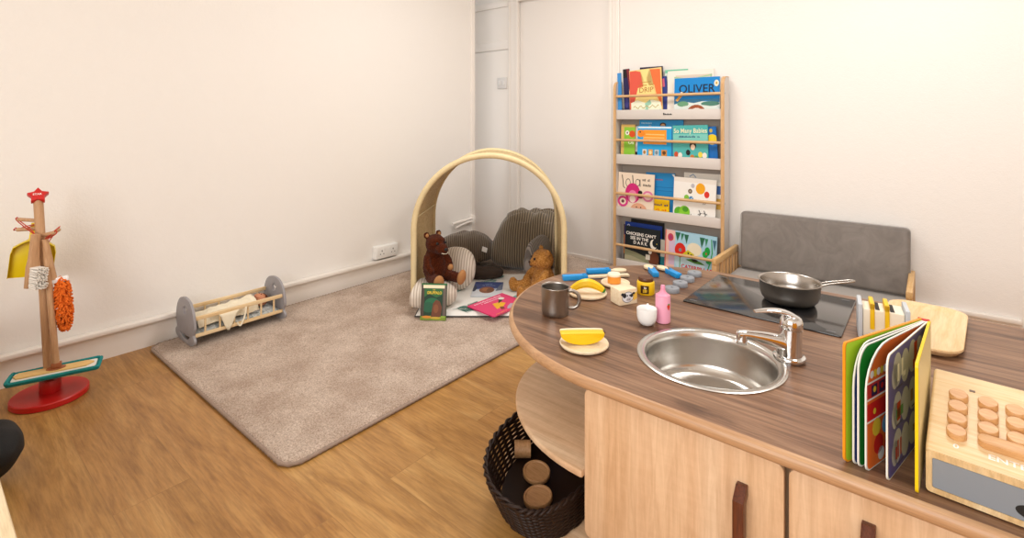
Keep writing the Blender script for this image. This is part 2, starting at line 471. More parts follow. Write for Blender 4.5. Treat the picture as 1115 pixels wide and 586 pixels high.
# moulded architrave round the doorway
def arch_side(x0, x1, inner):
    m = MB(); m.box(x0, x1, YB - .018, YB, 0, 2.24, 0, .004)
    a = x1 - .028 if inner > 0 else x0
    m.box(a, a + .028, YB - .03, YB - .017, 0, 2.24, 0, .005)
    b = x0 + .012 if inner > 0 else x1 - .026
    m.box(b, b + .014, YB - .026, YB - .017, 0, 2.24, 0, .004)
    return m
struct(arch_side(-2.885, -2.765, 1).build('trim_1', 'trim'))
struct(arch_side(-1.887, -1.802, -1).build('trim_2', 'trim'))
m = MB(); m.box(-2.90, -1.79, YB - .02, YB, 2.13, 2.25, 0, .004); m.box(-2.92, -1.77, YB - .045, YB - .015, 2.16, 2.19, 0, .006); m.box(-2.765, -1.887, YB - .03, YB - .015, 2.122, 2.145, 0, .005)
struct(m.build('trim_3', 'trim'))
# panelling beside the doorway (in the recess)
m = MB(); m.box(-3.40, -3.30, YB - .016, YB, .02, 2.5, 0, .004); m.box(-3.30, -2.885, YB - .016, YB, 1.722, 1.80, 0, .006); m.box(-3.30, -2.885, YB - .008, YB, .03, 1.715, 0, .002); m.box(-3.30, -2.885, YB - .008, YB, 1.80, 2.10, 0, .002); m.box(-3.30, -2.885, YB - .022, YB, 2.10, 2.16, 0, .006)
struct(m.build('trim_4', 'trim'))
struct(MB().box(XL - .005, XL + .018, 3.03, 3.07, .14, ZC - .01, 0, .004).build('trim_5', 'trim'))

# ------------------------------------------------ fixtures on the walls
t = thing('power_socket', 'white double power socket on the left wall, sitting just above the skirting ledge', 'socket', (XL, 2.166, .147))
b = MB(); b.box(0, .042, -.093, .093, 0, .088, 0, .006, 3); b.build('back_box', 'socket', t)
f = MB(); f.box(.042, .048, -.088, .088, .004, .084, 0, .003)
f.build('face_plate', 'socket', t)
for cy in (-.046, .046):
    h = MB()
    h.box(.0478, .0487, cy - .003, cy + .003, .050, .060); h.box(.0478, .0487, cy - .017, cy - .010, .032, .037); h.box(.0478, .0487, cy + .010, cy + .017, .032, .037)
    h.build('socket_holes', 'hole', t, smooth=0)
    k = MB(); k.box(.0478, .0512, cy - .008 + (.024 if cy < 0 else -.024), cy + .002 + (.024 if cy < 0 else -.024), .058, .076, 0, .001); k.build('rocker_switch', 'white', t)
t = thing('light_switch', 'small white light switch plate on the panelling beside the door frame', 'switch', (-2.955, YB - .008, 1.375))
m = MB(); m.box(-.055, .055, -.012, 0, 0, .1, 0, .004); m.build('plate', plain('switch plate', 'E2DEDA', .35), t)
for x in (-.024, .024): MB().box(x - .011, x + .011, -.019, -.011, .03, .07, 0, .002).build('rocker', plain('switch rocker', 'EDEAE6', .3), t)
t = thing('wall_bracket', 'pair of thin white bars fixed low across the left wall at the corner post', 'bracket', (XL, 2.8, .23))
m = MB(); m.tube([(.03, 0, .045), (.03, .255, .062)], .0115, 8); m.build('bar', 'trim', t)
m = MB(); m.tube([(.035, .03, .012), (.035, .15, .034), (.032, .255, .038)], .009, 8); m.build('bar', 'trim', t)
m = MB(); m.box(0, .05, .215, .24, .015, .085, 0, .003); m.build('wall_fixing', 'trim', t)

# ------------------------------------------------ carpet
def rug():
    t = thing('rug', 'large beige shaggy rug along the left wall with a bound edge', 'rug', (-2.225, 2.11, 0))
    X0, X1, Y0, Y1 = -.672, .672, -1.33, 1.31
    nx, ny = 168, 330; rnd = random.Random(3); rc = .055
    vs = []; fs = []
    def clampc(x, y):
        # round the corners
        for sx in (-1, 1):
            for sy in (-1, 1):
                cx = (X1 - rc) if sx > 0 else (X0 + rc); cy = (Y1 - rc) if sy > 0 else (Y0 + rc)
                if (x - cx) * sx > 0 and (y - cy) * sy > 0:
                    d = math.hypot(x - cx, y - cy); m = max(abs(x - cx), abs(y - cy))
                    if d > 0: k = m / d; x = cx + (x - cx) * k; y = cy + (y - cy) * k
        return x, y
    for j in range(ny + 1):
        for i in range(nx + 1):
            x, y = clampc(X0 + (X1 - X0) * i / nx, Y0 + (Y1 - Y0) * j / ny)
            e = min(i, nx - i, j, ny - j)
            z = .019 + rnd.uniform(-.0022, .0022) + .0015 * noise.noise((x * 6, y * 6, 0))
            z -= (0.012, .005, .002, .0005)[e] if e < 4 else 0
            if 0 < e: x += rnd.uniform(-.002, .002); y += rnd.uniform(-.002, .002)
            vs.append((x, y, z))
    for j in range(ny):
        for i in range(nx):
            a = j * (nx + 1) + i; fs.append((a, a + 1, a + nx + 2, a + nx + 1))
    MB().raw(vs, fs).build('pile', 'rug', t, smooth=180)
    m = MB(); m.prism(rrect(X0 + .002, X1 - .002, Y0 + .002, Y1 - .002, rc), .0, .0095); m.build('backing', 'rugedge', t, smooth=0)
    # binding with its stitches
    pts = []
    L = rrect(X0 - .001, X1 + .001, Y0 - .001, Y1 + .001, rc + .004, 8)
    dense = []
    for i in range(len(L)):
        a = Vector(L[i]); b = Vector(L[(i + 1) % len(L)]); n = max(1, int((b - a).length / .0065))
        dense += [a + (b - a) * k / n for k in range(n)]
    rr = [.0072 + (.0016 if i % 3 == 0 else -.0008) for i in range(len(dense))]
    MB().tube([(p.x, p.y, .008) for p in dense], rr, 6, closed=True).build('bound_edge', 'rugedge', t, smooth=60)
rug()

# ================================================================== BOOKCASE
BX0, BX1, BY0, BY1 = -1.788, -1.010, 3.333, 3.45
LIPS = [(1.101, 1.169), (.779, .850), (.406, .470), (.022, .095)]
RAILS = [1.267, .952, .566, .194]
bc = thing('picture_bookcase', 'tall narrow grey and beech front-facing picture bookcase against the back wall', 'bookcase', (-1.4, 3.39, 0))
ox, oy = 1.4, -3.39
def L2(x, y): return x + ox, y + oy
for x0, x1 in ((BX0, BX0 + .02), (BX1 - .02, BX1)):
    a, c = x0 + ox, x1 + ox
    y0, y1 = BY0 + oy, YB - .032 + oy
    out = [(y0 + .002, 0), (y1, 0), (y1, 1.372)] + [(y0 + .05 - .048 * math.sin(R(q)), 1.322 + .05 * math.cos(R(q))) for q in range(0, 91, 15)]
    T = Matrix(((0, 0, 1, 0), (1, 0, 0, 0), (0, 1, 0, 0), (0, 0, 0, 1)))
    m = MB(); m.prism(out, a, c, 0, T=T); sp = m.build('side_panel', 'greige', bc, smooth=40)
    e = [(y0 - .004, 0), (y0 + .002, 0)] + [(y0 + .05 - .048 * math.sin(R(q)), 1.322 + .05 * math.cos(R(q))) for q in range(90, -1, -15)] + [(y1, 1.372), (y1, 1.377)] + [(y0 + .05 - .054 * math.sin(R(q)), 1.322 + .055 * math.cos(R(q))) for q in range(0, 91, 15)]
    m = MB(); m.prism(e, a - .0005, c + .0005, 0, T=T); m.build('edge_strip', 'beechz', sp, smooth=40)
MB().box(BX0 + .02 + ox, BX1 - .02 + ox, .04, .052, 0, 1.18).build('back_panel', 'greyback', bc, smooth=0)
for i, (z0, z1) in enumerate(LIPS):
    m = MB(); m.box(BX0 + .0205 + ox, BX1 - .0205 + ox, BY0 + .004 + oy, BY0 + .016 + oy, z0, z1, 0, .001)
    lp = m.build('front_lip', 'greige', bc)
    MB().box(BX0 + .0205 + ox, BX1 - .0205 + ox, BY0 + .016 + oy, .04, z0, z0 + .012).build('shelf_board', 'greige', bc, smooth=0)
    if i == 0:
        q = MB(); q.box(-.012, -.004, -.0555, -.0529, .030 + z0, .044 + z0); [q.box(-.001 + .0062 * i, .0042 + .0062 * i, -.0555, -.0529, .031 + z0, (.036 if i % 3 else .040) + z0) for i in range(8)]
        q.build('maker_mark', 'black', lp, smooth=0)
for z in RAILS:
    m = MB(); m.tube([(BX0 + .018 + ox, BY0 + .009 + oy, z), (BX1 - .018 + ox, BY0 + .009 + oy, z)], .0095, 14); m.build('rail', 'beech', bc)
for z in RAILS:
    MB().lathe([(.0001, .0025), (.005, .0022), (.0052, 0)], 12, T=TR(BX1 + ox, BY0 + .012 + oy, z, 0, PI / 2)).build('screw_cap', 'greyblue', bc)

# ------------------------------------------------ books
def art_to(mb, mats, art, w, h, y, flip=False):
    """flat printed cover shapes, each a hair above the one below; mb gets them in the xz plane facing -y"""
    for n, a in enumerate(art):
        c = a[-1]
        if c not in mats: mats.append(c)
        mi = mats.index(c); yy = y - .00012 * (n + 1)
        k = a[0]
        if k == 'r': poly = [(a[1], a[2]), (a[3], a[2]), (a[3], a[4]), (a[1], a[4])]
        elif k == 'e': poly = circ(a[1], a[2], a[3], 18, a[4])
        elif k == 'p': poly = a[1]
        elif k == 't':
            _, s, cx, cy, size, sx, bold, _c = a
            mb.text(s, size * h, TR((cx - .5) * w, yy, cy * h, PI / 2), mi, sx=sx, bold=bold); continue
        elif k == 's':   # writing too small to read: a row of little strokes
            _, x0, x1, cy, hh, _c = a; rn = random.Random(int(x0 * 97 + cy * 311)); x = x0; b = bmesh.new()
            while x < x1:
                ww = rn.uniform(.25, .55) * hh; q = rn.uniform(.55, 1) * hh
                if rn.random() > .14:
                    b.faces.new([b.verts.new(((px - .5) * w, yy, pz * h)) for px, pz in ((x, cy - hh / 2), (x + ww, cy - hh / 2), (x + ww, cy - hh / 2 + q), (x, cy - hh / 2 + q))])
                x += ww + .22 * hh
            mb.bm(b, mi); continue
        elif k == 'l':   # brush line
            pts = [Vector(p) for p in a[1]]; wd = a[2]; Lf = []; Rt = []
            for i, p in enumerate(pts):
                d = pts[min(i + 1, len(pts) - 1)] - pts[max(i - 1, 0)]; d.normalize(); nn = Vector((-d.y, d.x)) * wd
                Lf.append(p + nn); Rt.append(p - nn)
            vs = [((p.x - .5) * w, yy, p.y * h) for p in Lf + Rt]; N = len(pts)
            mb.raw(vs, [(i, i + 1, N + i + 1, N + i) for i in range(N - 1)], mi); continue
        poly = [(min(.998, max(.002, px)), min(.998, max(.002, py))) for px, py in poly]
        poly = [q for i, q in enumerate(poly) if q != poly[i - 1]]
        b = bmesh.new(); vv = [b.verts.new(((p[0] - .5) * w, yy, p[1] * h)) for p in poly]
        f = b.faces.new(vv); bmesh.ops.triangulate(b, faces=[f]); mb.bm(b, mi)
def book(name, label, w, h, t, col, art, loc, rx=0, ry=0, rz=0, group=None, spine=None, rot=None, cat='book'):
    """stands on its bottom edge, cover towards -y, origin at the bottom centre of the cover"""
    o = thing(name, label, cat, loc, group=group, rot=rot or (rx, ry, rz))
    c = MB(); mats = [col]
    ct = min(.0016, t * .25)
    c.box(-w / 2, w / 2, -t / 2, -t / 2 + ct, 0, h); c.box(-w / 2, w / 2, t / 2 - ct, t / 2, 0, h)
    if spine and spine not in mats: mats.append(spine)
    c.box(-w / 2, -w / 2 + ct, -t / 2 + ct, t / 2 - ct, 0, h, mats.index(spine) if spine else 0)
    art_to(c, mats, art, w, h, -t / 2)
    c.keepn = False
    cv = c.build('cover', [ink(x) for x in mats], o, smooth=0)
    p = MB(); p.box(-w / 2 + ct, w / 2 - .003, -t / 2 + ct, t / 2 - ct, .003, h - .003); p.build('page_block', 'paper', o, smooth=0)
    return o
G = ['picture books on the top tier of the bookcase', 'picture books on the second tier of the bookcase', 'picture books on the third tier of the bookcase', 'picture books on the bottom tier of the bookcase']
F1, F2, F3, F4 = 3.361, 3.374, 3.389, 3.404     # front to back layers
lean = -R(2.2)
z1, z2, z3, z4 = [z0 + .0125 for z0, _ in LIPS]
def bk(tier, label, xc, w, top, layer, col, art=(), t=.008, ry=0, spine=None):
    z = [z1, z2, z3, z4][tier]
    return book('picture_book', label, w, top - z, t, col, list(art), (xc, layer, z), lean, ry, 0, G[tier], spine)
scr = lambda x0, x1, y, a, f, ph=0: [(x0 + (x1 - x0) * i / 16, y + a * math.sin(f * i + ph)) for i in range(17)]
# top tier
bk(0, 'tall plain light blue book, leftmost on the top tier of the bookcase', -1.748, .030, 1.44, F1, '3F8FD0', [], .006, -R(2.5))
bk(0, 'dark navy and maroon book beside the light blue one on the top tier', -1.690, .05, 1.468, F2, '23204F', [('r', 0, .82, 1, 1, '191418'), ('p', [(.55, 1), (1, 1), (1, .45)], '7A2430'), ('e', .4, .3, .3, .1, '3A3A80')], .008, -R(4))
bk(0, 'dark book standing behind the red and yellow DRIP picture book', -1.535, .17, 1.474, F4, '2A2440', [('r', .2, .9, .9, .97, '4A3A60')], .007)
bk(0, 'picture book titled DRIP with a red and yellow cover on the top tier', -1.552, .245, 1.458, F2, 'F2CF88', [
    ('p', [(0, .16), (.03, .98), (.22, .985), (.46, .93), (.53, .75), (.48, .62), (.30, .60), (.10, .05)], 'DD5A48'), ('p', [(.62, .985), (.97, .97), (.99, .2), (.84, .45), (.78, .66), (.6, .72), (.56, .88)], 'E5743E'),
    ('p', [(.36, 1), (.66, 1), (.55, .8), (.60, .68), (.74, .66), (.95, .1), (.95, 0), (.06, 0), (.06, .1), (.28, .62), (.44, .64), (.45, .8)], 'F6DD8E'),
    ('p', [(.04, 0), (.98, 0), (.96, .30), (.7, .36), (.5, .30), (.25, .37), (.05, .32)], 'EEF0D6'), ('l', [(.42, .08), (.55, .16), (.52, .26), (.66, .32)], .05, '9CCBB0'), ('l', scr(.1, .95, .12, .03, 1.3), .008, '6E8A78'), ('l', scr(.12, .9, .22, .03, 1.7), .008, 'B8A45A'),
    ('s', .36, .68, .73, .022, 'B8862E'), ('s', .31, .73, .67, .032, 'B8862E'), ('t', 'DRIP', .53, .565, .15, 1.0, 0, 'A8642A')], .009, -R(3))
bk(0, 'thin pink and blue book peeking out right of the DRIP book', -1.412, .05, 1.40, F3, '2F3D86', [('r', 0, .75, .7, .95, 'D0607A')], .006, -R(6))
bk(0, 'pale green topped book behind the white book on the top tier', -1.352, .16, 1.444, F4, '7CC4A4', [('r', 0, 0, 1, .93, 'D8E6DC')], .006)
bk(0, 'white picture book with a pale green band standing behind the OLIVER book', -1.250, .31, 1.432, F3, 'EFE6DA', [('r', .18, .78, .97, .9, 'D8C8B8'), ('l', [(.15, .86), (.5, .80), (.95, .88)], .015, 'A8C898'), ('r', .93, .3, .96, .9, '9ABF98')], .008)
bk(0, 'blue picture book titled OLIVER at the right of the top tier', -1.196, .30, 1.378, F1, 'DCE4DE', [
    ('r', 0, .40, 1, 1, '0E86D2'), ('p', [(0, .33), (.2, .40), (.45, .36), (.7, .42), (1, .37), (1, .46), (0, .46)], '2E6C90'), ('e', .2, .34, .13, .07, '6A9C78'), ('e', .8, .34, .2, .06, '4E8070'), ('e', .5, .06, .55, .26, 'D8E0D8'),
    ('e', .5, .08, .22, .24, '9C5230'), ('e', .51, .04, .17, .2, 'E6D8CC'), ('t', 'OLIVER', .5, .71, .29, .95, .012, '10243E'), ('p', [(.03, .44), (.08, .40), (.2, .56), (.17, .62)], 'D09A4A'), ('e', .17, .6, .035, .05, 'EDE4D2'), ('e', .93, .84, .05, .08, 'F0E6CC'), ('e', .93, .84, .02, .03, 'C89A3A')], .008)
# second tier
bk(1, 'green cover picture book with an orange beak, leftmost on the second tier', -1.695, .11, 1.064, F2, 'DDB868', [('r', .22, .02, 1, .93, '8CC63C'), ('e', .45, .78, .14, .06, 'F4F0E4'), ('e', .45, .78, .05, .03, '1E1E1E'), ('e', .80, .75, .22, .09, 'D8501E'), ('t', 'On', .72, .52, .12, 1, .02, 'F8F4E4'), ('r', .75, .02, .98, .22, 'C8C4B8')], .008)
bk(1, 'white edged picture book behind the blue book with orange title panel', -1.618, .11, 1.052, F3, 'F1EEE8', [('r', .2, .5, .3, .6, 'C03020'), ('r', .1, .0, .7, .3, '22201E')], .008)
bk(1, 'tall light blue book with round faces along its top, behind on the second tier', -1.462, .32, 1.098, F4, '2C9AD6', [('e', .55, .88, .07, .06, '3A2A1E'), ('e', .55, .86, .055, .05, 'D8A070'), ('e', .25, .82, .06, .05, 'DDA85A'), ('e', .85, .83, .07, .05, '6E2A22'), ('e', .85, .81, .05, .04, 'D8A070'), ('s', .05, .28, .93, .05, 'A8D8F0'), ('r', 0, 0, 1, .7, '2090CC')], .007)
bk(1, 'bright blue picture book with an orange panel on the second tier', -1.490, .248, 1.054, F1, '1FA3DE', [('r', .02, .94, 1, .985, 'DCEAF0'), ('r', .18, .52, .86, .90, 'F29A2E'), ('e', .1, .80, .12, .10, 'EE8A24'), ('e', .08, .84, .025, .02, '22201E'), ('l', [(.25, .78), (.8, .77)], .014, 'F8C878'), ('l', [(.2, .69), (.8, .69)], .014, 'F8C878'), ('l', [(.25, .60), (.78, .60)], .014, 'F8C878'),
    ('r', .16, .22, .29, .38, 'D8DCD8'), ('e', .22, .3, .04, .05, 'B07838'), ('r', .34, .22, .47, .38, 'E0A050'), ('e', .4, .3, .04, .05, 'F0D8A0'), ('r', .52, .22, .65, .38, 'BCC8CC'), ('e', .58, .3, .04, .05, '7A8890'), ('r', .72, .22, .88, .38, 'D08A3A'), ('e', .8, .3, .05, .05, '5A3A20'), ('s', .15, .5, .07, .04, 'BFE6F6')], .009)
bk(1, 'turquoise picture book crowded with small people titled Babies, second tier', -1.240, .246, 1.062, F1, '4FB2AE', [('r', 0, 0, .05, 1, '2274A8'), ('r', .06, .55, 1, .78, '7CC8BC'), ('t', 'So Many Babies', .53, .86, .16, .82, .012, 'F0E8C0'), ('s', .22, .78, .72, .05, '1E4E78'),
    ('e', .6, .5, .09, .10, '2A2420'), ('e', .6, .46, .06, .07, 'F0D4B8')] + [('e', .14 + .11 * i, .28 - .07 * (i % 3) + .05 * (i % 2), .06, .07, c) for i, c in enumerate(['C8502E', 'E8E4DA', 'D89A5A', '1C1A1C', 'C87838', '5E9A4A', 'E8D24A', 'F0E6D8'])] + [('e', .2 + .12 * i, .1 + .05 * (i % 2), .05, .06, c) for i, c in enumerate(['E8C040', '6A3A2A', 'E0562E', '3E8A78', 'F2ECE0', '8A2E4A', '222022'])], .009, -R(1.5))
bk(1, 'blue book with a yellow disc at the right end of the second tier', -1.100, .085, 1.054, F2, '0F6CBC', [('e', .65, .68, .42, .13, 'F0D020'), ('e', .6, .9, .12, .05, 'C8B050')], .008, -R(4))
# third tier
bk(2, 'pink and cream picture book with a large handwritten title, leftmost on the third tier', -1.6315, .275, .716, F1, 'EFDCC6', [
    ('l', [(.1, .94), (.13, .8), (.15, .65), (.2, .62)], .012, '5E544C'), ('e', .28, .76, .07, .10, '5E544C'), ('e', .28, .76, .055, .08, 'EFDCC6'), ('l', [(.40, .95), (.42, .8), (.44, .68)], .012, '5E544C'), ('e', .55, .78, .065, .09, '5E544C'), ('e', .55, .78, .05, .07, 'EFDCC6'), ('l', [(.61, .86), (.62, .69)], .012, '5E544C'),
    ('s', .68, .88, .86, .06, '5E544C'), ('s', .70, .94, .74, .06, '5E544C'),
    ('e', .42, .52, .21, .24, 'D02A78'), ('e', .42, .44, .13, .15, 'E884B0'), ('e', .42, .38, .08, .09, 'F6E4D8'), ('e', .84, .48, .15, .13, 'DC7CA4'), ('e', .84, .48, .10, .085, 'EFD0CC'), ('e', .63, .55, .06, .05, '1E1A1C'), ('e', .64, .46, .08, .05, '7A1E40'),
    ('e', .15, .3, .15, .13, 'D8408A'), ('e', .15, .3, .09, .08, 'F0DCC8'), ('e', .15, .3, .045, .04, '6A4A44'), ('e', .6, .10, .24, .2, 'E0A888'), ('e', .54, .2, .015, .02, '2A2022'), ('e', .66, .2, .015, .02, '2A2022'), ('p', [(0, .0), (.35, .0), (.3, .1), (.12, .17), (0, .14)], 'CC2A74'), ('p', [(.45, 0), (.85, 0), (.8, .05), (.5, .05)], 'C83A5A')], .008, R(1))
bk(2, 'plain mid blue book standing behind the pink and cream book on the third tier', -1.455, .21, .728, F3, '1F86C6', [('s', .3, .6, .85, .04, 'A04A5A'), ('l', [(.35, .68), (.95, .68)], .006, '1568A8'), ('l', [(.4, .6), (.9, .6)], .006, '1568A8'), ('p', [(.9, .98), (1, .98), (1, .9)], 'DCE4E8')], .007, -R(1))
bk(2, 'small bright yellow book with a green block on the third tier', -1.462, .152, .546, F2, 'F8C90C', [('s', .2, .88, .72, .13, '3A2E66'), ('s', .22, .85, .46, .13, 'E8701E'), ('r', .25, .0, .85, .2, '2E9A46')], .008)
bk(2, 'dark green spined book edge beside the yellow book on the third tier', -1.372, .022, .56, F3, '1D4A38', [], .007)
bk(2, 'white book with a small blue sketch, standing behind the spotted white book', -1.172, .25, .742, F4, 'E6E0D6', [('l', [(.15, .92), (.25, .97), (.33, .90)], .012, '8AA0B8')], .007)
bk(2, 'white book with coloured dots and a green bush on the third tier', -1.214, .280, .710, F1, 'F3F0EA', [('r', 0, .9, 1, 1, 'EAE2D8'),
    ('e', .64, .78, .11, .125, 'F0A81A'), ('e', .79, .66, .06, .075, 'D8362A'), ('e', .40, .70, .05, .055, '6A5A48'), ('e', .40, .70, .02, .022, 'B8AE9C'), ('e', .46, .83, .045, .05, 'C0BCC4'), ('e', .32, .55, .06, .065, '82BE44'), ('e', .43, .53, .055, .06, '4A86BE'), ('l', [(.40, .5), (.47, .57)], .008, 'BFD8EA'), ('t', '37', .74, .46, .09, 1, .0, '3A3A3C'),
    ('e', .15, .2, .12, .12, '5EAE2A'), ('e', .28, .22, .13, .14, '84C832'), ('e', .2, .09, .15, .1, '9AD840'), ('e', .36, .10, .09, .09, '74BC2E'), ('e', .3, .28, .07, .06, '4E9A24'), ('p', [(.42, .03), (.47, .1), (.44, .2), (.40, .08)], '24301E'), ('l', [(.62, .3), (.66, .22), (.62, .14), (.67, .1)], .008, '222224'), ('l', [(.74, .3), (.78, .2), (.74, .14), (.77, .04)], .008, '222224'), ('l', [(.6, .2), (.7, .24)], .006, '222224'), ('l', [(.72, .24), (.82, .22)], .006, '222224')], .009, R(1.2))
bk(2, 'narrow white book with blue and yellow blocks at the right end of the third tier', -1.068, .050, .69, F3, 'ECE4D4', [('r', .1, .72, 1, .92, '3A66A8'), ('r', .1, .36, 1, .62, 'E0B048'), ('l', [(.2, .05), (.6, .12), (.9, .03)], .03, '2A2A2A')], .007)
# bottom tier
bk(3, 'black topped book standing furthest back at the left of the bottom tier', -1.570, .25, .378, F4, '1A1C20', [], .006, R(1))
bk(3, 'royal blue banded book just behind CHICKENS on the bottom tier', -1.590, .28, .356, F3, '1D3F96', [('e', .1, .92, .035, .03, 'E8ECF4'), ('e', .1, .92, .018, .016, '1D3F96'), ('l', [(.3, .9), (.5, .89)], .008, 'A8B4D8')], .007, R(.5))
bk(3, 'orange edged book peeking out at the left end of the bottom tier', -1.722, .03, .335, F3, '4A2A20', [('r', .1, .3, .9, .75, 'E08A1E')], .006)
bk(3, 'dark picture book titled CHICKENS CAN\'T SEE IN THE DARK on the bottom tier', -1.584, .262, .332, F1, '182126', [
    ('t', 'CHICKENS CAN\'T', .46, .83, .100, .95, .02, 'F4F0E8'), ('t', 'SEE IN THE', .42, .73, .100, .95, .02, 'F4F0E8'), ('t', 'D A R K', .45, .63, .105, .95, .02, 'F4F0E8'),
    ('e', .83, .66, .10, .115, 'F2EEE2'), ('e', .88, .69, .085, .095, '182126'), ('e', .92, .68, .012, .014, 'E8D060'), ('e', .94, .56, .01, .012, 'E8E4DA'),
    ('p', [(0, 0), (1, 0), (1, .22), (.6, .34), (.35, .40), (0, .44)], '8A8C6E'), ('p', [(0, 0), (.8, 0), (.6, .22), (.2, .30), (0, .30)], 'A8A284'), ('e', .84, .33, .15, .17, '6A3A24'), ('e', .74, .47, .05, .05, 'EDE8DC'), ('r', .62, .28, .74, .40, 'DDD8CC')], .009, R(1))
bk(3, 'teal edged book standing between CHICKENS and the caterpillar book', -1.432, .035, .27, F2, '1F7C88', [('r', 0, .5, 1, 1, 'B8B4A8')], .007)
bk(3, 'pale blue picture book with a red flower and red lettering at the bottom right', -1.243, .345, .346, F1, 'A8D4E8', [
    ('r', 0, 0, .02, 1, 'D84A3A'), ('r', .02, 0, .2, 1, 'EEC4B8'), ('r', .08, .25, .2, .78, 'D4BCD8'), ('e', .11, .84, .06, .085, 'C8465A'), ('e', .11, .84, .035, .05, 'A83A6A'), ('e', .5, .42, .3, .34, 'C0E0EE'), ('e', .58, .66, .14, .14, 'EEE6CC'),
    ('e', .31, .60, .11, .155, 'D8281E'), ('e', .31, .60, .03, .04, '8A8E92'), ('l', [(.31, .45), (.31, .2)], .008, '4A9A58'), ('p', [(.36, .53), (.46, .63), (.58, .56), (.58, .49), (.44, .47)], 'D2C832'), ('e', .47, .56, .018, .02, '1E1E1A'), ('e', .53, .53, .018, .02, '1E1E1A'),
    ('p', [(.2, .97), (.31, .97), (.25, .78)], '2A6A4E'), ('p', [(.32, .96), (.38, .96), (.33, .8)], '2E7A5A'), ('p', [(.38, .95), (.47, .95), (.43, .75)], '2A6A4E'), ('p', [(.68, .94), (.78, .94), (.72, .72)], '2A6A4E'), ('p', [(.78, .93), (.84, .93), (.80, .76)], '3A8A60'), ('p', [(.92, .92), (.99, .92), (.96, .7)], '3E6E86'),
    ('l', [(.9, .93), (.92, .65), (.88, .42), (.85, .3)], .009, '1FA04A'), ('e', .83, .67, .05, .09, '159A3C'), ('e', .79, .6, .05, .07, '22A84A'), ('e', .86, .46, .05, .05, '3AB060'), ('e', .81, .62, .014, .02, 'C83828'),
    ('p', [(.42, .42), (.55, .46), (.72, .42), (.8, .37), (.6, .37)], '4E8A3A'), ('e', .6, .43, .06, .03, '1E2A1C'), ('t', 'CATERPILLAR', .64, .265, .115, .95, .02, 'D0202E')], .009, R(1.2))

# ================================================================== BENCH
bn = thing('toddler_bench', 'low wooden toddler bench with grey velvet cushions and slatted arms against the back wall', 'bench', (-.512, 3.21, 0))
def bx(name, mat, a, parent=bn, bev=.004, seg=2): return MB().box(*a, 0, bev, seg).build(name, mat, parent)
HW = .458
bx('seat_frame', 'beech', (-HW + .026, HW - .026, -.235, .215, .07, .115))
m = MB(); m.box(-HW + .03, HW - .03, -.238, .205, .116, .176, 0, .018, 4); m.build('seat_cushion', plain('seat cushion grey', 'A8A29C', .8, bump=.2, bscale=400, Sheen_Weight=.3), bn, smooth=60)
def backc():
    # plump slab leaning on the wall
    vs = []; N = 40
    m = MB(); b = bmesh.new(); bmesh.ops.create_cube(b, size=1)
    for v in b.verts: v.co = Vector((v.co.x * .834, v.co.y * .085, v.co.z * .352))
    bmesh.ops.bevel(b, geom=b.edges[:], offset=.024, segments=5, profile=.5, affect='EDGES')
    m.bm(b)
    return m
c = backc(); cu = c.build('back_cushion', 'velvet', bn, loc=(.012, .168, .354), rot=(-R(4), 0, 0), smooth=60)
pp = [(x, -.0435, z) for x, z in rrect(-.415, .415, -.174, .174, .026, 6)]
MB().tube(pp, .0012, 6, closed=True).build('seam', plain('cushion seam', '827B75', .8), cu)
for sx in (-1, 1):
    a, c_ = (-HW, -HW + .026) if sx < 0 else (HW - .038, HW - .012)
    arm = bx('armrest', 'beechy', (a, c_, -.240, .200, .268, .306), bev=.005)
    bx('leg', 'beechz', (a, c_, -.240, -.206, 0, .267), bev=.003)
    bx('leg', 'beechz', (a, c_, .165, .200, 0, .267), bev=.003)
    bx('lower_rail', 'beechy', (a + .002, c_ - .002, -.205, .164, .06, .095), bev=.003)
    for i in range(6):
        y = -.165 + i * .062; bx('slat', 'beechz', (a + .008, c_ - .008, y - .0125, y + .0125, .0955, .2675), bev=.002)
bx('back_rail', 'beech', (-HW + .026, HW - .026, .186, .206, .12, .18), bev=.003)

# ================================================================== KITCHEN COUNTER
ZT = .48
CX0, CY0, CR = -.62, 1.597, .547       # half-disc end of the worktop
XE = .95
def outline(off, n=56):
    r = CR - off
    pts = [(CX0 + r * math.cos(PI / 2 + PI * i / n), CY0 + r * math.sin(PI / 2 + PI * i / n)) for i in range(n + 1)]
    # the straight front and back edges to the right
    return pts + [(XE - off, CY0 - r)] + [(XE - off, CY0 + r)]
SKX, SKY, SKR = -.448, 1.352, .182
wt = thing('worktop', 'walnut worktop with a rounded end and beech bullnose edge', 'worktop', (0, 0, .45))
m = MB(); b = bmesh.new(); edges = []
for loop in (outline(.013), circ(SKX, SKY, SKR - .016, 48)):
    vv = [b.verts.new((x, y, .03)) for x, y in loop]
    for i in range(len(vv)): edges.append(b.edges.new((vv[i], vv[(i + 1) % len(vv)])))
bmesh.ops.triangle_fill(b, edges=edges, use_beauty=True)
for f in b.faces:
    if f.normal.z < 0: f.normal_flip()
m.bm(b, 0)
# hole wall
h = circ(SKX, SKY, SKR - .016, 48); n = len(h)
m.raw([(x, y, .03) for x, y in h] + [(x, y, .0) for x, y in h], [(i, (i + 1) % n, n + (i + 1) % n, n + i) for i in range(n)], 0)
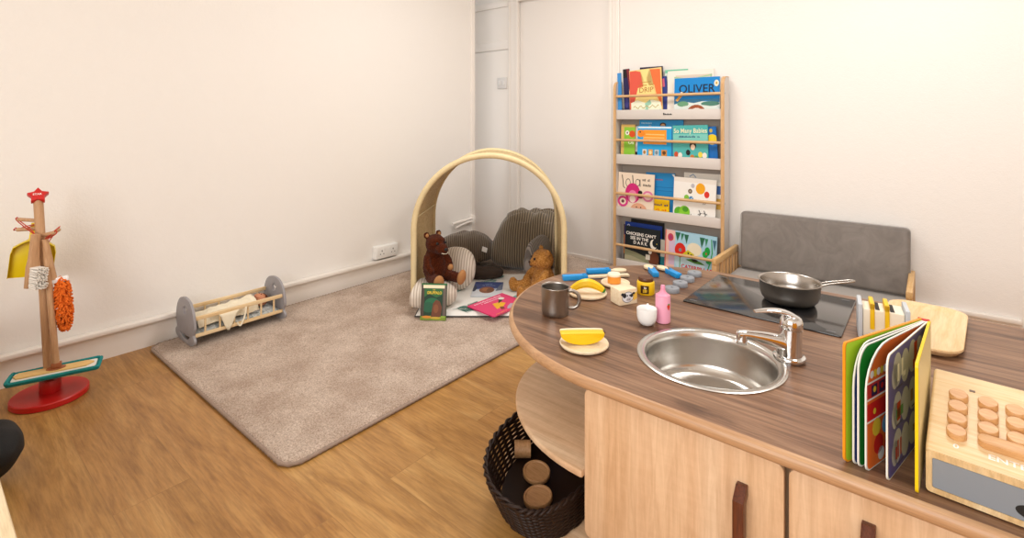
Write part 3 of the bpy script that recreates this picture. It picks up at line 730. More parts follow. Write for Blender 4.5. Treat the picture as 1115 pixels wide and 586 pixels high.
# underside
b = bmesh.new(); edges = []
for loop in (outline(.013), h):
    vv = [b.verts.new((x, y, 0)) for x, y in loop]
    for i in range(len(vv)): edges.append(b.edges.new((vv[i], vv[(i + 1) % len(vv)])))
bmesh.ops.triangle_fill(b, edges=edges, use_beauty=True)
m.bm(b, 0)
m.build('walnut_top', 'walnut', wt, smooth=0)
prof = [(.013, .0301)] + [(.013 - .013 * math.sin(R(q)), .0151 + .015 * math.cos(R(q))) for q in range(10, 181, 10)] + [(.013, .0001)]
rings = [outline(o) for o, z in prof]; n = len(rings[0]); vs = []; fs = []
for rg, (o, z) in zip(rings, prof): vs += [(x, y, z) for x, y in rg]
for k in range(len(prof) - 1):
    for i in range(n): j = (i + 1) % n; fs.append((k * n + i, k * n + j, (k + 1) * n + j, (k + 1) * n + i))
MB().raw(vs, fs).build('bullnose_edge', 'edge', wt, smooth=50)

# cabinets under the worktop
DF = 1.083      # door front plane
def unit(name, label, x0, x1, cat='cabinet'):
    t = thing(name, label, cat, ((x0 + x1) / 2, 1.6, .0)); w = (x1 - x0) / 2; yf = DF + .019 - 1.6; yb = .42
    c = MB()
    c.box(-w, -w + .016, yf + (.03 if x0 > -.5 else .0), yb, .06, .448); c.box(w - .016, w, yf + .03, yb, .06, .448); c.box(-w + .016, w - .016, yf, yb, .06, .076)
    c.box(-w + .016, w - .016, yb - .012, yb, .076, .448); c.box(-w, w, yf + .03, yb, 0, .06)
    c.build('carcass', 'maple', t, smooth=0)
    return t, w, yf
def door(t, x0, x1, z0, z1, hx, hz0, hz1):
    m = MB(); T = Matrix(((1, 0, 0, 0), (0, 0, -1, DF + .0185 - 1.6), (0, 1, 0, 0), (0, 0, 0, 1)))
    m.prism(rrect(x0, x1, z0, z1, .016, 6), 0, .0185, 0, T=T, bev=.0022)
    d = m.build('door', 'maple', t, smooth=40)
    hb = MB(); y0 = DF - 1.6
    # bar handle: mitred ends reach back to the door
    hw = .0105; out = [(y0, hz1), (y0 - .012, hz1), (y0 - .036, hz1 - .02), (y0 - .036, hz0 + .02), (y0 - .012, hz0), (y0, hz0), (y0, hz0 + .022), (y0 - .014, hz0 + .03), (y0 - .014, hz1 - .03), (y0, hz1 - .022)]
    Tz = Matrix(((0, 0, 1, 0), (1, 0, 0, 0), (0, 1, 0, 0), (0, 0, 0, 1)))
    hb.prism(out, hx - hw, hx + hw, 0, T=Tz, bev=.002); hb.build('handle', 'darkwood', d)
t1, w1, _ = unit('sink_cabinet', 'pale maple cabinet under the round sink, nearest the open end shelf', -.662, -.2145)
door(t1, -w1 + .001, w1 - .0035, .075, .4375, -.292 + .438, .10, .372)
t2, w2, _ = unit('side_cabinet', 'pale maple cabinet under the board book and toy till, right of the sink cabinet', -.2135, .36)
door(t2, -w2 + .0035, w2 - .003, .075, .4375, -.0845 - .073, .12, .397)
t3, w3, _ = unit('end_cabinet', 'pale maple cabinet at the right end of the counter, beyond the toy till', .361, .93)
door(t3, -w3 + .003, w3 - .003, .075, .4375, .2, .12, .397)
# open half-round shelf unit at the left end
es = thing('end_shelf', 'open half-round maple shelf under the rounded end of the worktop', 'shelf', (-.67, 1.5, 0))
def half(r, x1=.0065, n=40):
    return [(x1, -r), (x1, r)] + [(r * math.cos(PI / 2 + PI * i / n), r * math.sin(PI / 2 + PI * i / n)) for i in range(n + 1)][0:]
def halfp(r):
    return [(r * math.cos(PI / 2 + PI * i / 40), r * math.sin(PI / 2 + PI * i / 40)) for i in range(41)] + [(.0065, -r), (.0065, r)]
m = MB(); m.prism(halfp(.425), .215, .235, bev=.006); m.build('upper_shelf', 'mapleflat', es, smooth=40)
m = MB(); m.prism(halfp(.46), .018, .04, bev=.006); m.build('bottom_shelf', 'mapleflat', es, smooth=40)
m = MB(); m.prism([(x * .9, y * .9) for x, y in halfp(.44)], 0, .0185); m.build('plinth', 'maple', es, smooth=40)
m = MB(); m.box(-.012, .006, .13, .4, .0405, .2145); m.build('divider', 'maple', es, smooth=0)
m = MB(); m.lathe([(.0001, .2355), (.016, .2355), (.016, .4495), (.0001, .4495)], 20, T=TR(-.18, .16, 0)); m.build('post', 'beechz', es)

# sink
sk = thing('round_sink', 'round stainless steel sink bowl set into the walnut worktop', 'sink', (SKX, SKY, ZT))
rad = SKR
prof = [(rad, .0002), (rad + .0005, .0025), (rad - .004, .0048), (rad - .012, .0046), (rad - .018, .003), (rad - .022, -.003), (rad - .0245, -.02), (rad - .031, -.085), (rad - .038, -.102), (rad - .052, -.112), (rad - .08, -.1165), (.03, -.1185), (.027, -.1215), (.0001, -.1215)]
m = MB(); m.lathe(prof, 72); m.build('bowl', 'steel', sk, smooth=50)
m = MB(); m.lathe([(.026, -.1212), (.026, -.1185), (.022, -.1175), (.018, -.119), (.0001, -.119)], 28); m.build('drain', 'chrome', sk)

# tap
tp = thing('mixer_tap', 'chrome single-lever mixer tap beside the round sink', 'tap', (-.283, 1.468, ZT), math.atan2(-.11, -.15))
m = MB(); m.lathe([(.0001, .0002), (.030, .0002), (.030, .0052), (.0375, .0054), (.0385, .008), (.037, .0125), (.031, .0145), (.0295, .016)], 40)
m.build('base_ring', 'chrome', tp, smooth=50)
m = MB(); m.tube([(0, 0, .0145), (0, 0, .03), (-.002, 0, .055), (-.004, 0, .082)], [.0298, .0288, .0275, .0268], 32)
m.build('body', 'chrome', tp, smooth=60)
m = MB(); m.tube(spl([(-.002, 0, .036), (.03, 0, .048), (.07, 0, .0575), (.108, 0, .063), (.128, 0, .063)], 5), [.0250 - .0120 * min(1, i / 13) for i in range(21)], 24, flat=.86)
m.tube([(.118, 0, .066), (.1195, 0, .054), (.121, 0, .040)], [.0132, .0140, .0138], 24)
m.build('spout', 'chrome', tp, smooth=60)
m = MB(); m.lathe([(.0262, 0), (.0275, .006), (.0268, .020), (.022, .029), (.010, .0345), (.0001, .0355)], 32, T=TR(-.004, 0, .0825, 0, -R(4)))
m.build('cartridge_cap', 'chrome', tp, smooth=60)
m = MB(); pts = spl([(-.020, 0, .107), (.004, 0, .120), (.03, 0, .126), (.06, 0, .1265), (.088, 0, .1235)], 5)
m.tube(pts, [.016 + .002 * math.sin(PI * i / 20) - .008 * (i / 20) for i in range(21)], 18, flat=.42, up=(0, 0, 1))
m.build('lever', 'chrome', tp, smooth=60)

# hob
hb = thing('glass_hob', 'black glass hob plate lying on the walnut worktop behind the sink', 'hob', (-.4255, 1.8955, ZT))
m = MB(); m.prism(rrect(-.2285, .2285, -.189, .189, .006, 4), .0003, .0045, bev=.0012); m.build('glass', 'hob', hb, smooth=40)
m = MB()
for cx, cy in ((-.2, -.165), (.2, -.165), (-.2, .165), (.2, .165)):
    m.box(cx - .012, cx + .012, cy - .0022, cy + .0022, .00452, .0048)
m.build('corner_marks', 'hobmark', hb, smooth=0)
HZ = ZT + .0045

# saucepan
sp = thing('saucepan', 'small stainless steel saucepan with a wire loop handle on the black hob', 'saucepan', (-.372, 1.932, HZ + .0003))
PR = .093
outp = [(.0001, 0), (.066, 0), (.078, .004), (.086, .014), (.0905, .03), (PR, .066), (PR + .003, .0695), (PR + .0015, .0712), (PR - .0015, .0700), (PR - .004, .066), (.087, .03), (.082, .015), (.074, .0065), (.06, .004), (.0001, .004)]
m = MB(); m.lathe(outp, 56, mats=[1] * 5 + [0] * 9); m.build('pan_body', ['pansteel', 'pandark'], sp, smooth=50)
ang = R(34)
ca, sa = math.cos(ang), math.sin(ang)
def rot2(x, y): return (x * ca - y * sa, x * sa + y * ca)
loop = [(PR - .001, .013), (PR + .03, .010), (PR + .09, .009), (PR + .108, .007), (PR + .114, 0), (PR + .108, -.007), (PR + .09, -.009), (PR + .03, -.010), (PR - .001, -.013)]
zz = [.055, .063, .071, .0735, .074, .0735, .071, .063, .055]
m = MB(); m.tube(spl([(*rot2(x, y), z) for (x, y), z in zip(loop, zz)], 5), .0033, 8); m.build('handle', 'pansteel', sp, smooth=60)
m = MB(); m.box(-.003, .002, -.016, .016, .044, .064, 0, .002, T=Euler((0, 0, ang)).to_matrix().to_4x4() @ TR(PR + .0015, 0, 0)); m.build('handle_plate', 'pansteel', sp)
m = MB()
for y in (-.009, .009): m.ell((PR - .0065, y, .055), (.002, .003, .003), m=0, seg=10, T=Euler((0, 0, ang)).to_matrix().to_4x4())
m.build('rivets', 'steel', sp)

# ================================================================== THINGS ON THE COUNTER
# mug
mg = thing('steel_mug', 'brushed steel mug near the rounded end of the worktop', 'mug', (-.927, 1.342, ZT + .0003))
m = MB(); m.lathe([(.0001, .002), (.036, .002), (.0385, 0), (.0415, .002), (.0432, .008), (.0435, .02), (.0435, .084), (.0448, .0875), (.0442, .089), (.0425, .0878), (.042, .083), (.042, .012), (.038, .006), (.0001, .005)], 48)
m.build('cup_body', 'mugsteel', mg, smooth=50)
tv = Vector((.83, .56, 0)).normalized()
m = MB(); m.tube(spl([tv * .043 + Vector((0, 0, .074)), tv * .058 + Vector((0, 0, .074)), tv * .073 + Vector((0, 0, .063)), tv * .076 + Vector((0, 0, .044)), tv * .070 + Vector((0, 0, .027)), tv * .056 + Vector((0, 0, .020)), tv * .043 + Vector((0, 0, .021))], 6), .0045, 10, flat=1.3)
m.build('handle', 'mugsteel', mg, smooth=60)

# plates
def plate(label, x, y, r):
    t = MB(); t.lathe([(.0001, 0), (r * .8, 0), (r * .97, .004), (r, .0085), (r * .975, .0115), (r * .9, .0105), (r * .82, .0065), (.0001, .006)], 48)
    return tag(t.build('toy_plate', 'toywood', loc=(x, y, ZT + .0003), smooth=40), label, 'plate', 'round wooden toy plates on the worktop')
plate('round wooden toy plate under the half banana, at the front edge by the sink', -.735, 1.203, .067)
plate('round wooden toy plate under the whole curved banana, behind the steel mug', -.938, 1.560, .067)
plate('round wooden toy plate under the orange cake slice', -.915, 1.720, .054)
# half banana with its flat cut side up
ti = thing('toy_banana_half', 'yellow wooden half banana with pale cut side, on the front plate', 'toy food', (-.740, 1.200, ZT + .0072), R(41))
def crescent(n=18):
    lower = [(-.060 + .120 * (.5 - .5 * math.cos(PI * i / n)), .031 - .031 * math.sin(PI * (.5 - .5 * math.cos(PI * i / n))) ** .40) for i in range(n + 1)]
    return lower
low = crescent(); up = [(x, .0310 + .0015 * math.sin(PI * i / 18)) for i, (x, z) in enumerate(low)]
poly = low + [(x, z) for x, z in up[::-1]][1:-1]
Tz = Matrix(((1, 0, 0, 0), (0, 0, 1, 0), (0, 1, 0, 0), (0, 0, 0, 1)))
m = MB(); m.prism(poly, -.015, .011, 0, T=Tz, bev=.002); pb = m.build('skin', 'yellow', ti, smooth=40)
m = MB(); m.prism([(x, z) for x, z in low] + [(x * .96, .0330 + .002 * math.sin(PI * i / 18)) for i, (x, z) in list(enumerate(low))[::-1]][1:-1], .0112, .0155, 0, T=Tz, bev=.001); m.build('fruit', 'cream', ti, smooth=40)
MB().box(.0575, .0635, -.006, .004, .026, .0315, 0, .001).build('stem_tip', 'brown', ti)
# whole banana arched on its plate
tb = thing('toy_banana', 'curved yellow wooden banana with a green tip on the plate behind the mug', 'toy food', (-.938, 1.558, ZT + .0072), R(33))
arc = [(-.054 + .108 * i / 20, 0, .011 + .030 * math.sin(PI * (.08 + .84 * i / 20)) - .006) for i in range(21)]
rad_ = [.0075 + .0085 * math.sin(PI * (.1 + .8 * i / 20)) for i in range(21)]
m = MB(); m.tube(arc, rad_, 7, up=(0, 0, 1)); m.build('skin', 'yellow', tb, smooth=25)
m = MB(); m.tube([arc[-1], (arc[-1][0] + .007, 0, arc[-1][2] - .004)], [.0102, .0062], 7); m.build('tip', 'green', tb, smooth=30)
# cake slice
ck = thing('toy_cake', 'round orange-sided wooden cake slice with a pale top on a small plate', 'toy food', (-.921, 1.722, ZT + .0072))
m = MB(); m.lathe([(.0001, 0), (.0235, 0), (.0245, .001), (.0245, .026)], 36); m.build('side', 'orange', ck, smooth=40)
m = MB(); m.lathe([(.0246, .0261), (.0246, .032), (.022, .035), (.0001, .0352)], 36, cap0=True); m.build('top', 'cream', ck, smooth=40)
# toy cutlery
def cutlery(name, label, p0, p1, p2, kind, z0=ZT + .0004):
    a, b_, c_ = Vector((*p0, 0)), Vector((*p1, 0)), Vector((*p2, 0)); d = c_ - a; L = d.length; ang = math.atan2(d.y, d.x); hl = (b_ - a).length
    t = thing(name, label, 'toy cutlery', (a.x, a.y, z0), ang, 'wooden toy cutlery with blue handles on the worktop')
    m = MB()
    if kind == 'knife': sh = [(hl - .02, -.007), (hl - .02, .007), (hl, .009), (L - .012, .012), (L, .009), (L, -.011), (hl, -.009)]
    elif kind == 'fork': sh = [(hl - .02, -.006), (hl - .02, .006), (hl + .012, .006), (hl + .03, .015), (L, .015), (L, .009), (L - .022, .009), (L - .022, .003), (L, .003), (L, -.003), (L - .022, -.003), (L - .022, -.009), (L, -.009), (L, -.015), (hl + .03, -.015), (hl + .012, -.006)]
    else:
        rr = (L - hl) * .42; cx = L - rr; sh = [(hl - .02, -.006), (hl - .02, .006), (hl + .004, .006)] + [(cx + rr * math.cos(PI * .86 - PI * 1.72 * i / 20), .72 * rr * math.sin(PI * .86 - PI * 1.72 * i / 20)) for i in range(21)] + [(hl + .004, -.006)]
    sh = sh[::-1] if kind != 'x' else sh
    m.prism(sh, .004, .0125, 0, bev=.0012); m.build('blade' if kind == 'knife' else 'head', 'toywood', t)
    m = MB(); m.box(0, hl - .018, -.0125, .0125, 0, .019, 0, .003); m.box(hl - .019, hl, -.0125, -.0075, 0, .019, 0, .001); m.box(hl - .019, hl, .0075, .0125, 0, .019, 0, .001)
    m.box(hl - .019, hl, -.0075, .0075, 0, .0038)
    m.build('handle', 'bluep', t)
cutlery('toy_knife', 'blue-handled wooden toy knife lying just behind the plate with the whole banana', (-1.098, 1.640), (-1.035, 1.715), (-.920, 1.838), 'knife')
cutlery('toy_spoon', 'blue-handled wooden toy spoon lying furthest back at the rounded end', (-1.070, 1.770), (-1.005, 1.843), (-.957, 1.892), 'spoon')
cutlery('toy_fork', 'blue-handled toy utensil pointing at the bookcase, left of the two by the discs', (-.834, 1.902), (-.880, 1.962), (-.922, 2.010), 'spoon')
cutlery('toy_spatula', 'blue-handled wooden toy spatula just left of the row of grey discs', (-.758, 1.945), (-.822, 1.995), (-.878, 2.028), 'spoon')
# grey control discs
DD = [('grey wooden control disc nearest the pink bottle, first of four in a row', -.722, 1.782), ('grey wooden control disc second from the pink bottle in the row', -.722, 1.862), ('grey wooden control disc third from the pink bottle in the row', -.724, 1.938), ('grey wooden control disc furthest from the pink bottle, nearest the bookcase', -.726, 2.02)]
for lb, x, y in DD:
    t = thing('control_disc', lb, 'knob', (x, y, ZT + .0003), 0, 'grey control discs along the hob')
    m = MB(); m.lathe([(.0001, 0), (.0265, 0), (.0268, .002), (.0268, .013), (.025, .0155), (.006, .0158), (.005, .012), (.0001, .012)], 32); m.build('disc', 'greydisc', t, smooth=40)
    m = MB(); m.lathe([(.0049, .0122), (.0001, .0124)], 14, cap1=False); m.build('centre_screw', 'hole', t)
# wooden block with a cow's face
cb = thing('milk_block', 'pale wooden block printed with a black and white cow face', 'toy block', (-.806, 1.574, ZT + .0003), R(63))
m = MB(); m.box(-.036, .036, -.027, .027, 0, .052, 0, .003); cow = m.build('block', 'toywood', cb)
m = MB(); y = -.0275
def disc(mm, cx, cz, rx, rz, k, mi): 
    vs = [(cx + px, y - .0001 * k, cz + pz) for px, pz in circ(0, 0, rx, 24, rz)]; mm.raw(vs, [tuple(range(24))], mi)
disc(m, -.003, .026, .023, .018, 1, 0); disc(m, -.003, .026, .0215, .0165, 2, 1); disc(m, -.016, .032, .007, .008, 3, 0); disc(m, .012, .030, .006, .006, 3, 0); disc(m, .001, .018, .011, .0065, 3, 2); disc(m, -.005, .031, .0025, .003, 4, 0); disc(m, .005, .031, .0025, .003, 4, 0); disc(m, -.002, .018, .0016, .002, 4, 0); disc(m, .004, .018, .0016, .002, 4, 0); disc(m, -.024, .037, .006, .005, 1, 0); disc(m, .021, .036, .006, .004, 1, 0)
m.raw([(.014, y - .0001, .03), (.0345, y - .0001, .042), (.0345, y - .0001, .018), (.02, y - .0001, .012)], [(0, 1, 2, 3)], 3)
m.build('cow_print', [ink('2A2C34'), ink('E8E8EC'), ink('C8C2C4'), ink('EDBE4E')], cb, smooth=0)
# honey jar
hj = thing('toy_honey_jar', 'yellow wooden jar with a brown lid and a bee label', 'toy food', (-.787, 1.706, ZT + .0003), R(42))
m = MB(); m.lathe([(.0001, 0), (.029, 0), (.0308, .003), (.0308, .040), (.029, .0445), (.0265, .046), (.0001, .046)], 40); m.build('jar', 'yellow', hj, smooth=40)
m = MB(); m.lathe([(.0262, .0461), (.0268, .048), (.0268, .0555), (.025, .058), (.0001, .0585)], 36, cap0=True); m.build('lid', 'brown', hj, smooth=40)
def wrap(mm, r, a0, a1, z0, z1, mi, n=10):
    vs = [(r * math.cos(a0 + (a1 - a0) * i / n), r * math.sin(a0 + (a1 - a0) * i / n), z) for z in (z0, z1) for i in range(n + 1)]
    mm.raw(vs, [(i, i + 1, n + 2 + i, n + 1 + i) for i in range(n)], mi)
m = MB(); c0 = -PI / 2 - .40; wrap(m, .0310, c0 - .5, c0 + .45, .007, .035, 0)
wrap(m, .0312, c0 - .22, c0 - .08, .010, .022, 1, 3); wrap(m, .0312, c0 - .04, c0 + .10, .011, .024, 1, 3); wrap(m, .0312, c0 + .14, c0 + .24, .012, .022, 1, 3); wrap(m, .0312, c0 - .12, c0 + .04, .0245, .031, 2, 3); wrap(m, .0312, c0 + .07, c0 + .18, .025, .030, 2, 3)
m.build('bee_label', [ink('3E2612'), ink('F0C83A'), ink('F4EEDC')], hj, smooth=0)
# pink bottle
pk = thing('toy_milk_bottle', 'pink wooden baby bottle with a strawberry sticker', 'toy bottle', (-.636, 1.500, ZT + .0003), R(42))
m = MB(); m.lathe([(.0001, 0), (.0205, 0), (.0222, .002), (.0222, .078), (.0212, .080)], 36); m.build('bottle_body', 'pink', pk, smooth=40)
m = MB(); m.lathe([(.0212, .0802), (.0215, .082), (.0145, .0865), (.012, .089), (.0085, .0935), (.0068, .100), (.0073, .1065), (.0055, .1118), (.0001, .113)], 32); m.build('teat', plain('deeper pink teat', 'F09AB6', .42), pk, smooth=50)
def curved(mm, poly, r, a0, mi): mm.raw([(r * math.cos(a0 + x / r), r * math.sin(a0 + x / r), z) for x, z in poly], [tuple(range(len(poly)))], mi)
m = MB(); a0 = -PI / 2 + .52
curved(m, [(-.0065, .054), (-.0045, .058), (0, .0575), (.0045, .058), (.0065, .054), (.0048, .046), (0, .0405), (-.0048, .046)], .0226, a0, 0)
curved(m, [(-.005, .0575), (-.002, .0615), (0, .0590), (.0025, .062), (.005, .0575), (0, .056)], .0228, a0, 1)
m.build('strawberry_sticker', [ink('E0402A'), ink('5AA040')], pk, smooth=0)
# white cup
wc = thing('egg_cup', 'small white rounded cup beside the pink bottle', 'cup', (-.664, 1.447, ZT + .0003))
m = MB(); m.lathe([(.0001, 0), (.012, 0), (.0185, .003), (.0258, .012), (.0292, .024), (.0298, .048), (.029, .0500), (.0275, .0485), (.0262, .026), (.022, .013), (.014, .008), (.0001, .007)], 40); m.build('bowl', 'white', wc, smooth=50)
m = MB(); m.tube(spl([(-.012, .0268, .046), (-.013, .035, .048), (-.014, .041, .041), (-.0135, .038, .032), (-.012, .0288, .029)], 5), .0035, 8); m.build('handle', 'white', wc, smooth=60)

# toy toaster
to = thing('toy_toaster', 'white wooden toy toaster with pale grey ends and two slots, behind the board book', 'toy toaster', (-.109, 1.800, ZT + .0003), R(8))
m = MB(); m.box(-.048, .048, -.04, .04, .004, .082, 0, .004); m.build('body', plain('toaster cream', 'F1E7D2', .45), to)
for x0, x1 in ((-.0595, -.0482), (.0482, .0595)):
    m = MB(); m.box(x0, x1, -.046, .046, 0, .095, 0, .003); m.build('end_panel', plain('toaster end grey', 'C6CBD0', .45), to)
m = MB(); m.box(-.018, -.008, -.035, .035, .0822, .0826); m.box(.016, .026, -.035, .035, .0822, .0826); m.build('slot', 'hole', to, smooth=0)
for lab, x in (('yellow toy toast in the left slot of the toaster', -.026), ('yellow toy toast in the right slot of the toaster', .008)):
    m = MB(); T = Matrix(((0, 0, 1, x), (1, 0, 0, 0), (0, 1, 0, 0), (0, 0, 0, 1))); m.prism([(-.03, .05), (.03, .05), (.03, .088), (.034, .096), (.028, .104), (-.028, .104), (-.034, .096), (-.03, .088)], 0, .0, 0) if 0 else None
    b = MB(); b.prism(rrect(-.044, -.0405, .03, .1, .0015, 2), x - .005, x + .005, 0, T=Matrix(((0, 0, 1, 0), (1, 0, 0, 0), (0, 1, 0, 0), (0, 0, 0, 1))))
    b.box(x - .0055, x + .0055, -.0455, .030, .0830, .1, 0, .002); b.box(x - .0055, x + .0055, -.0455, -.0402, .028, .1, 0, .002)
    b.build('toast_handle', 'yellow', to)
# wooden tray
ty = thing('wooden_tray', 'pale wooden rounded tray standing behind the board book at the back of the worktop', 'tray', (-.022, 1.925, ZT + .0003), -R(4))
def ring(off, z): return [(x, y, z) for x, y in rrect(-.098 + off, .098 - off, -.205 + off, .205 - off, max(.01, .06 - off), 8)]
rings = [ring(.035, 0), ring(.012, .004), ring(.0, .018), ring(.001, .0225), ring(.006, .0235), ring(.016, .021), ring(.026, .0155), ring(.032, .0145)]
n = len(rings[0]); vs = [p for r_ in rings for p in r_]; fs = []
for k in range(len(rings) - 1):
    for i in range(n): j = (i + 1) % n; fs.append((k * n + i, k * n + j, (k + 1) * n + j, (k + 1) * n + i))
fs.append(tuple(range(n))[::-1]); fs.append(tuple((len(rings) - 1) * n + i for i in range(n)))
MB().raw(vs, fs).build('tray_body', 'traywood', ty, smooth=50)

# board book standing fanned open
bb = thing('board_book', 'large board book standing fanned open with orange, green, navy and yellow pages', 'book', (-.0105, 1.318, ZT + .0004))
SH = .217
def leaf(name, ex, ey, mats, top, t=.0032, artf=None, z1=SH, round_=.012, sx=0, sy=0):
    """one stiff leaf from the spine to its outer edge"""
    d = Vector((ex + .0105 - sx, ey - 1.318 - sy, 0)); L = d.length; ang = math.atan2(d.y, d.x)
    m = MB(); pts = [(0, 0), (L - round_, 0)] + [(L - round_ + round_ * math.sin(R(q)), round_ - round_ * math.cos(R(q))) for q in range(15, 91, 15)] + [(L, z1 - top[0])]
    pts += [(L - top[1] * (1 - math.cos(R(q))), z1 - top[0] + top[0] * math.sin(R(q))) for q in range(15, 91, 15)] + [(0, z1)]
    T = Matrix(((1, 0, 0, 0), (0, 0, 1, 0), (0, 1, 0, 0), (0, 0, 0, 1)))
    m.prism(pts, -t / 2, t / 2, 0, T=T)
    # printed faces: +1 side and -1 side, inset from the white board edge
    ins = [(x * .995 - .0018 if x > .01 else x, .0018 + z * (1 - .0036 / SH)) for x, z in pts]
    for sgn, mi in ((1, 1), (-1, 2)):
        b = bmesh.new(); f = b.faces.new([b.verts.new((x, sgn * (t / 2 + .00015), z)) for x, z in ins]); bmesh.ops.triangulate(b, faces=[f]); m.bm(b, mi)
    if artf: artf(m, L, t)
    return m.build(name, [ink(x) for x in mats], bb, loc=(sx, sy, 0), rot=(0, 0, ang), smooth=0)
def pat(m, sgn, t, k, poly, mi):
    b = bmesh.new(); f = b.faces.new([b.verts.new((x, sgn * (t / 2 + .00015 + .00012 * k), z)) for x, z in poly]); bmesh.ops.triangulate(b, faces=[f]); m.bm(b, mi)
# seen from the camera each leaf shows the face turned to its right, which is the +y side of its own frame
def art_shop(m, L, t):
    g = +1
    def q(x0, x1, z0, z1, mi, k=1): pat(m, g, t, k, [(x0 * L, z0 * SH), (x1 * L, z0 * SH), (x1 * L, z1 * SH), (x0 * L, z1 * SH)], mi)
    def e(cx, cz, r, mi, k=2): pat(m, g, t, k, [(cx * L + r * math.cos(a * .52), cz * SH + r * math.sin(a * .52)) for a in range(12)], mi)
    for z0, z1, c in ((.58, .70, 3), (.40, .54, 4)):
        q(.12, .99, z0, z1, 8 if c == 3 else 4)
        q(.10, .99, z0 - .015, z0, 9)
        for i in range(7): q(.15 + i * .115, .235 + i * .115, z0 + .01, z1 - .02, 5 if c == 3 else 4, 2); e(.19 + i * .115, z0 + .06, .0055, (6, 9, 4)[i % 3], 3)
    q(.10, .99, .70, .715, 9); q(.30, .56, .74, .90, 7); e(.43, .85, .013, 9); e(.43, .79, .010, 8, 3); q(.05, .28, .74, .84, 9, 1)
    for i in range(5): e(.72 + .05 * i, .77, .007, (9, 6)[i % 2])
    for i, (cx, cz, r, c) in enumerate(((.85, .32, .016, 6), (.7, .30, .017, 7), (.6, .24, .015, 10), (.82, .17, .018, 4), (.66, .13, .018, 8), (.5, .3, .016, 7), (.45, .18, .018, 6), (.3, .28, .017, 9), (.28, .14, .016, 10), (.78, .08, .012, 9), (.55, .09, .013, 4), (.4, .08, .013, 7))): e(cx, cz, r, c, 2 + i % 3)
    q(.6, .68, .02, .2, 6, 1); q(.4, .48, .02, .2, 4, 1)
def art_cut(m, L, t):
    g = +1
    def e(cx, cz, r, mi, k=1, ry=None): pat(m, g, t, k, [(cx * L + r * math.cos(a * .3307), cz * SH + (ry or r) * math.sin(a * .3307)) for a in range(19)], mi)
    for cz in (.80, .48, .18):
        for i in range(4): e(.25 + i * .18, cz + .02 * (i % 2), .024, 3, 1, .030)
        e(.84, cz - .02, .018, 3, 1, .022)
    def q(x0, x1, z0, z1, mi, k=2): pat(m, g, t, k, [(x0 * L, z0 * SH), (x1 * L, z0 * SH), (x1 * L, z1 * SH), (x0 * L, z1 * SH)], mi)
    q(.75, .79, .72, .86, 4); q(.66, .70, .74, .88, 4); q(.60, .66, .72, .76, 4)
    q(.28, .42, .70, .78, 5); q(.31, .39, .78, .92, 5); q(.66, .82, .42, .50, 6); q(.72, .80, .40, .55, 5); q(.30, .36, .44, .54, 7); q(.42, .48, .44, .54, 7)
    q(.70, .73, .10, .24, 5); q(.76, .79, .10, .24, 5); q(.80, .83, .1, .2, 5); q(.36, .42, .16, .22, 7)
    for cx, cz in ((.75, .66), (.35, .66), (.75, .36), (.38, .38), (.72, .04)): q(cx - .07, cx + .07, cz, cz + .016, 8)
def art_blue(m, L, t):
    g = +1
    for i in range(9): pat(m, g, t, 1, [((.75 + .2 * ((i * 7) % 5) / 5) * L + .012 * math.cos(a), (.08 + .1 * i) * SH + .011 * math.sin(a)) for a in [k * PI / 5 for k in range(10)]], 3 + i % 3)
def art_lime(m, L, t): pass
leaf('front_cover', -.1225, 1.090, ['F09A1E', 'A8CE2E', 'F09A1E'], (.01, .006), .0042, art_lime, sx=-.006, sy=.006)
leaf('page', -.1090, 1.086, ['F2EFE6', '1E3A86', '5A8A2A'], (.09, .055), .0034, lambda m, L, t: art_blue(m, L, t) if 0 else art_blue2(m, L, t), .205, sx=-.003, sy=.003) if 0 else None
def art_blue2(m, L, t): art_blue(m, L, t)
mb_ = leaf('page', -.1085, 1.092, ['F2EFE6', '1E3A86', '5A8A2A', 'E0A030', 'D0402A', '4A9AD0'], (.075, .05), .0024, art_blue2, .214, sx=-.0035, sy=.002)
leaf('page', -.1010, 1.089, ['F2EFE6', '0E7A22', '148A2A'], (.04, .035), .0024, None, .214, sx=-.001)
leaf('page', -.0895, 1.085, ['F2EFE6', 'F0742A', 'E8E4D8', 'F2D8B8', 'D8281E', '3A2A4A', 'F2D03A', '7AB8D8', 'C8362E', 'F6F0E4', '8A6AB0'], (.075, .085), .0026, art_shop, .2145, sx=.001, sy=-.001)
leaf('page', -.0590, 1.078, ['F2EFE6', '5A5698', '3A3A6A', 'B4B6BE', 'EDEBE8', 'B0281E', '4E8A5A', '8A6A50', '4A4668'], (.02, .016), .0026, art_cut, .2155, sx=.004, sy=-.003)
leaf('back_cover', -.0190, 1.072, ['F0CC14', 'EBD9A0', 'F4D820'], (.008, .006), .0045, None, SH, sx=.007, sy=-.004)
m = MB(); m.tube([(-.009, .008, 0), (-.009, .008, SH)], .0022, 8); m.box(-.009, .008, .003, .0085, 0, SH, 0, .0015); m.build('spine', ink('C8281E'), bb)

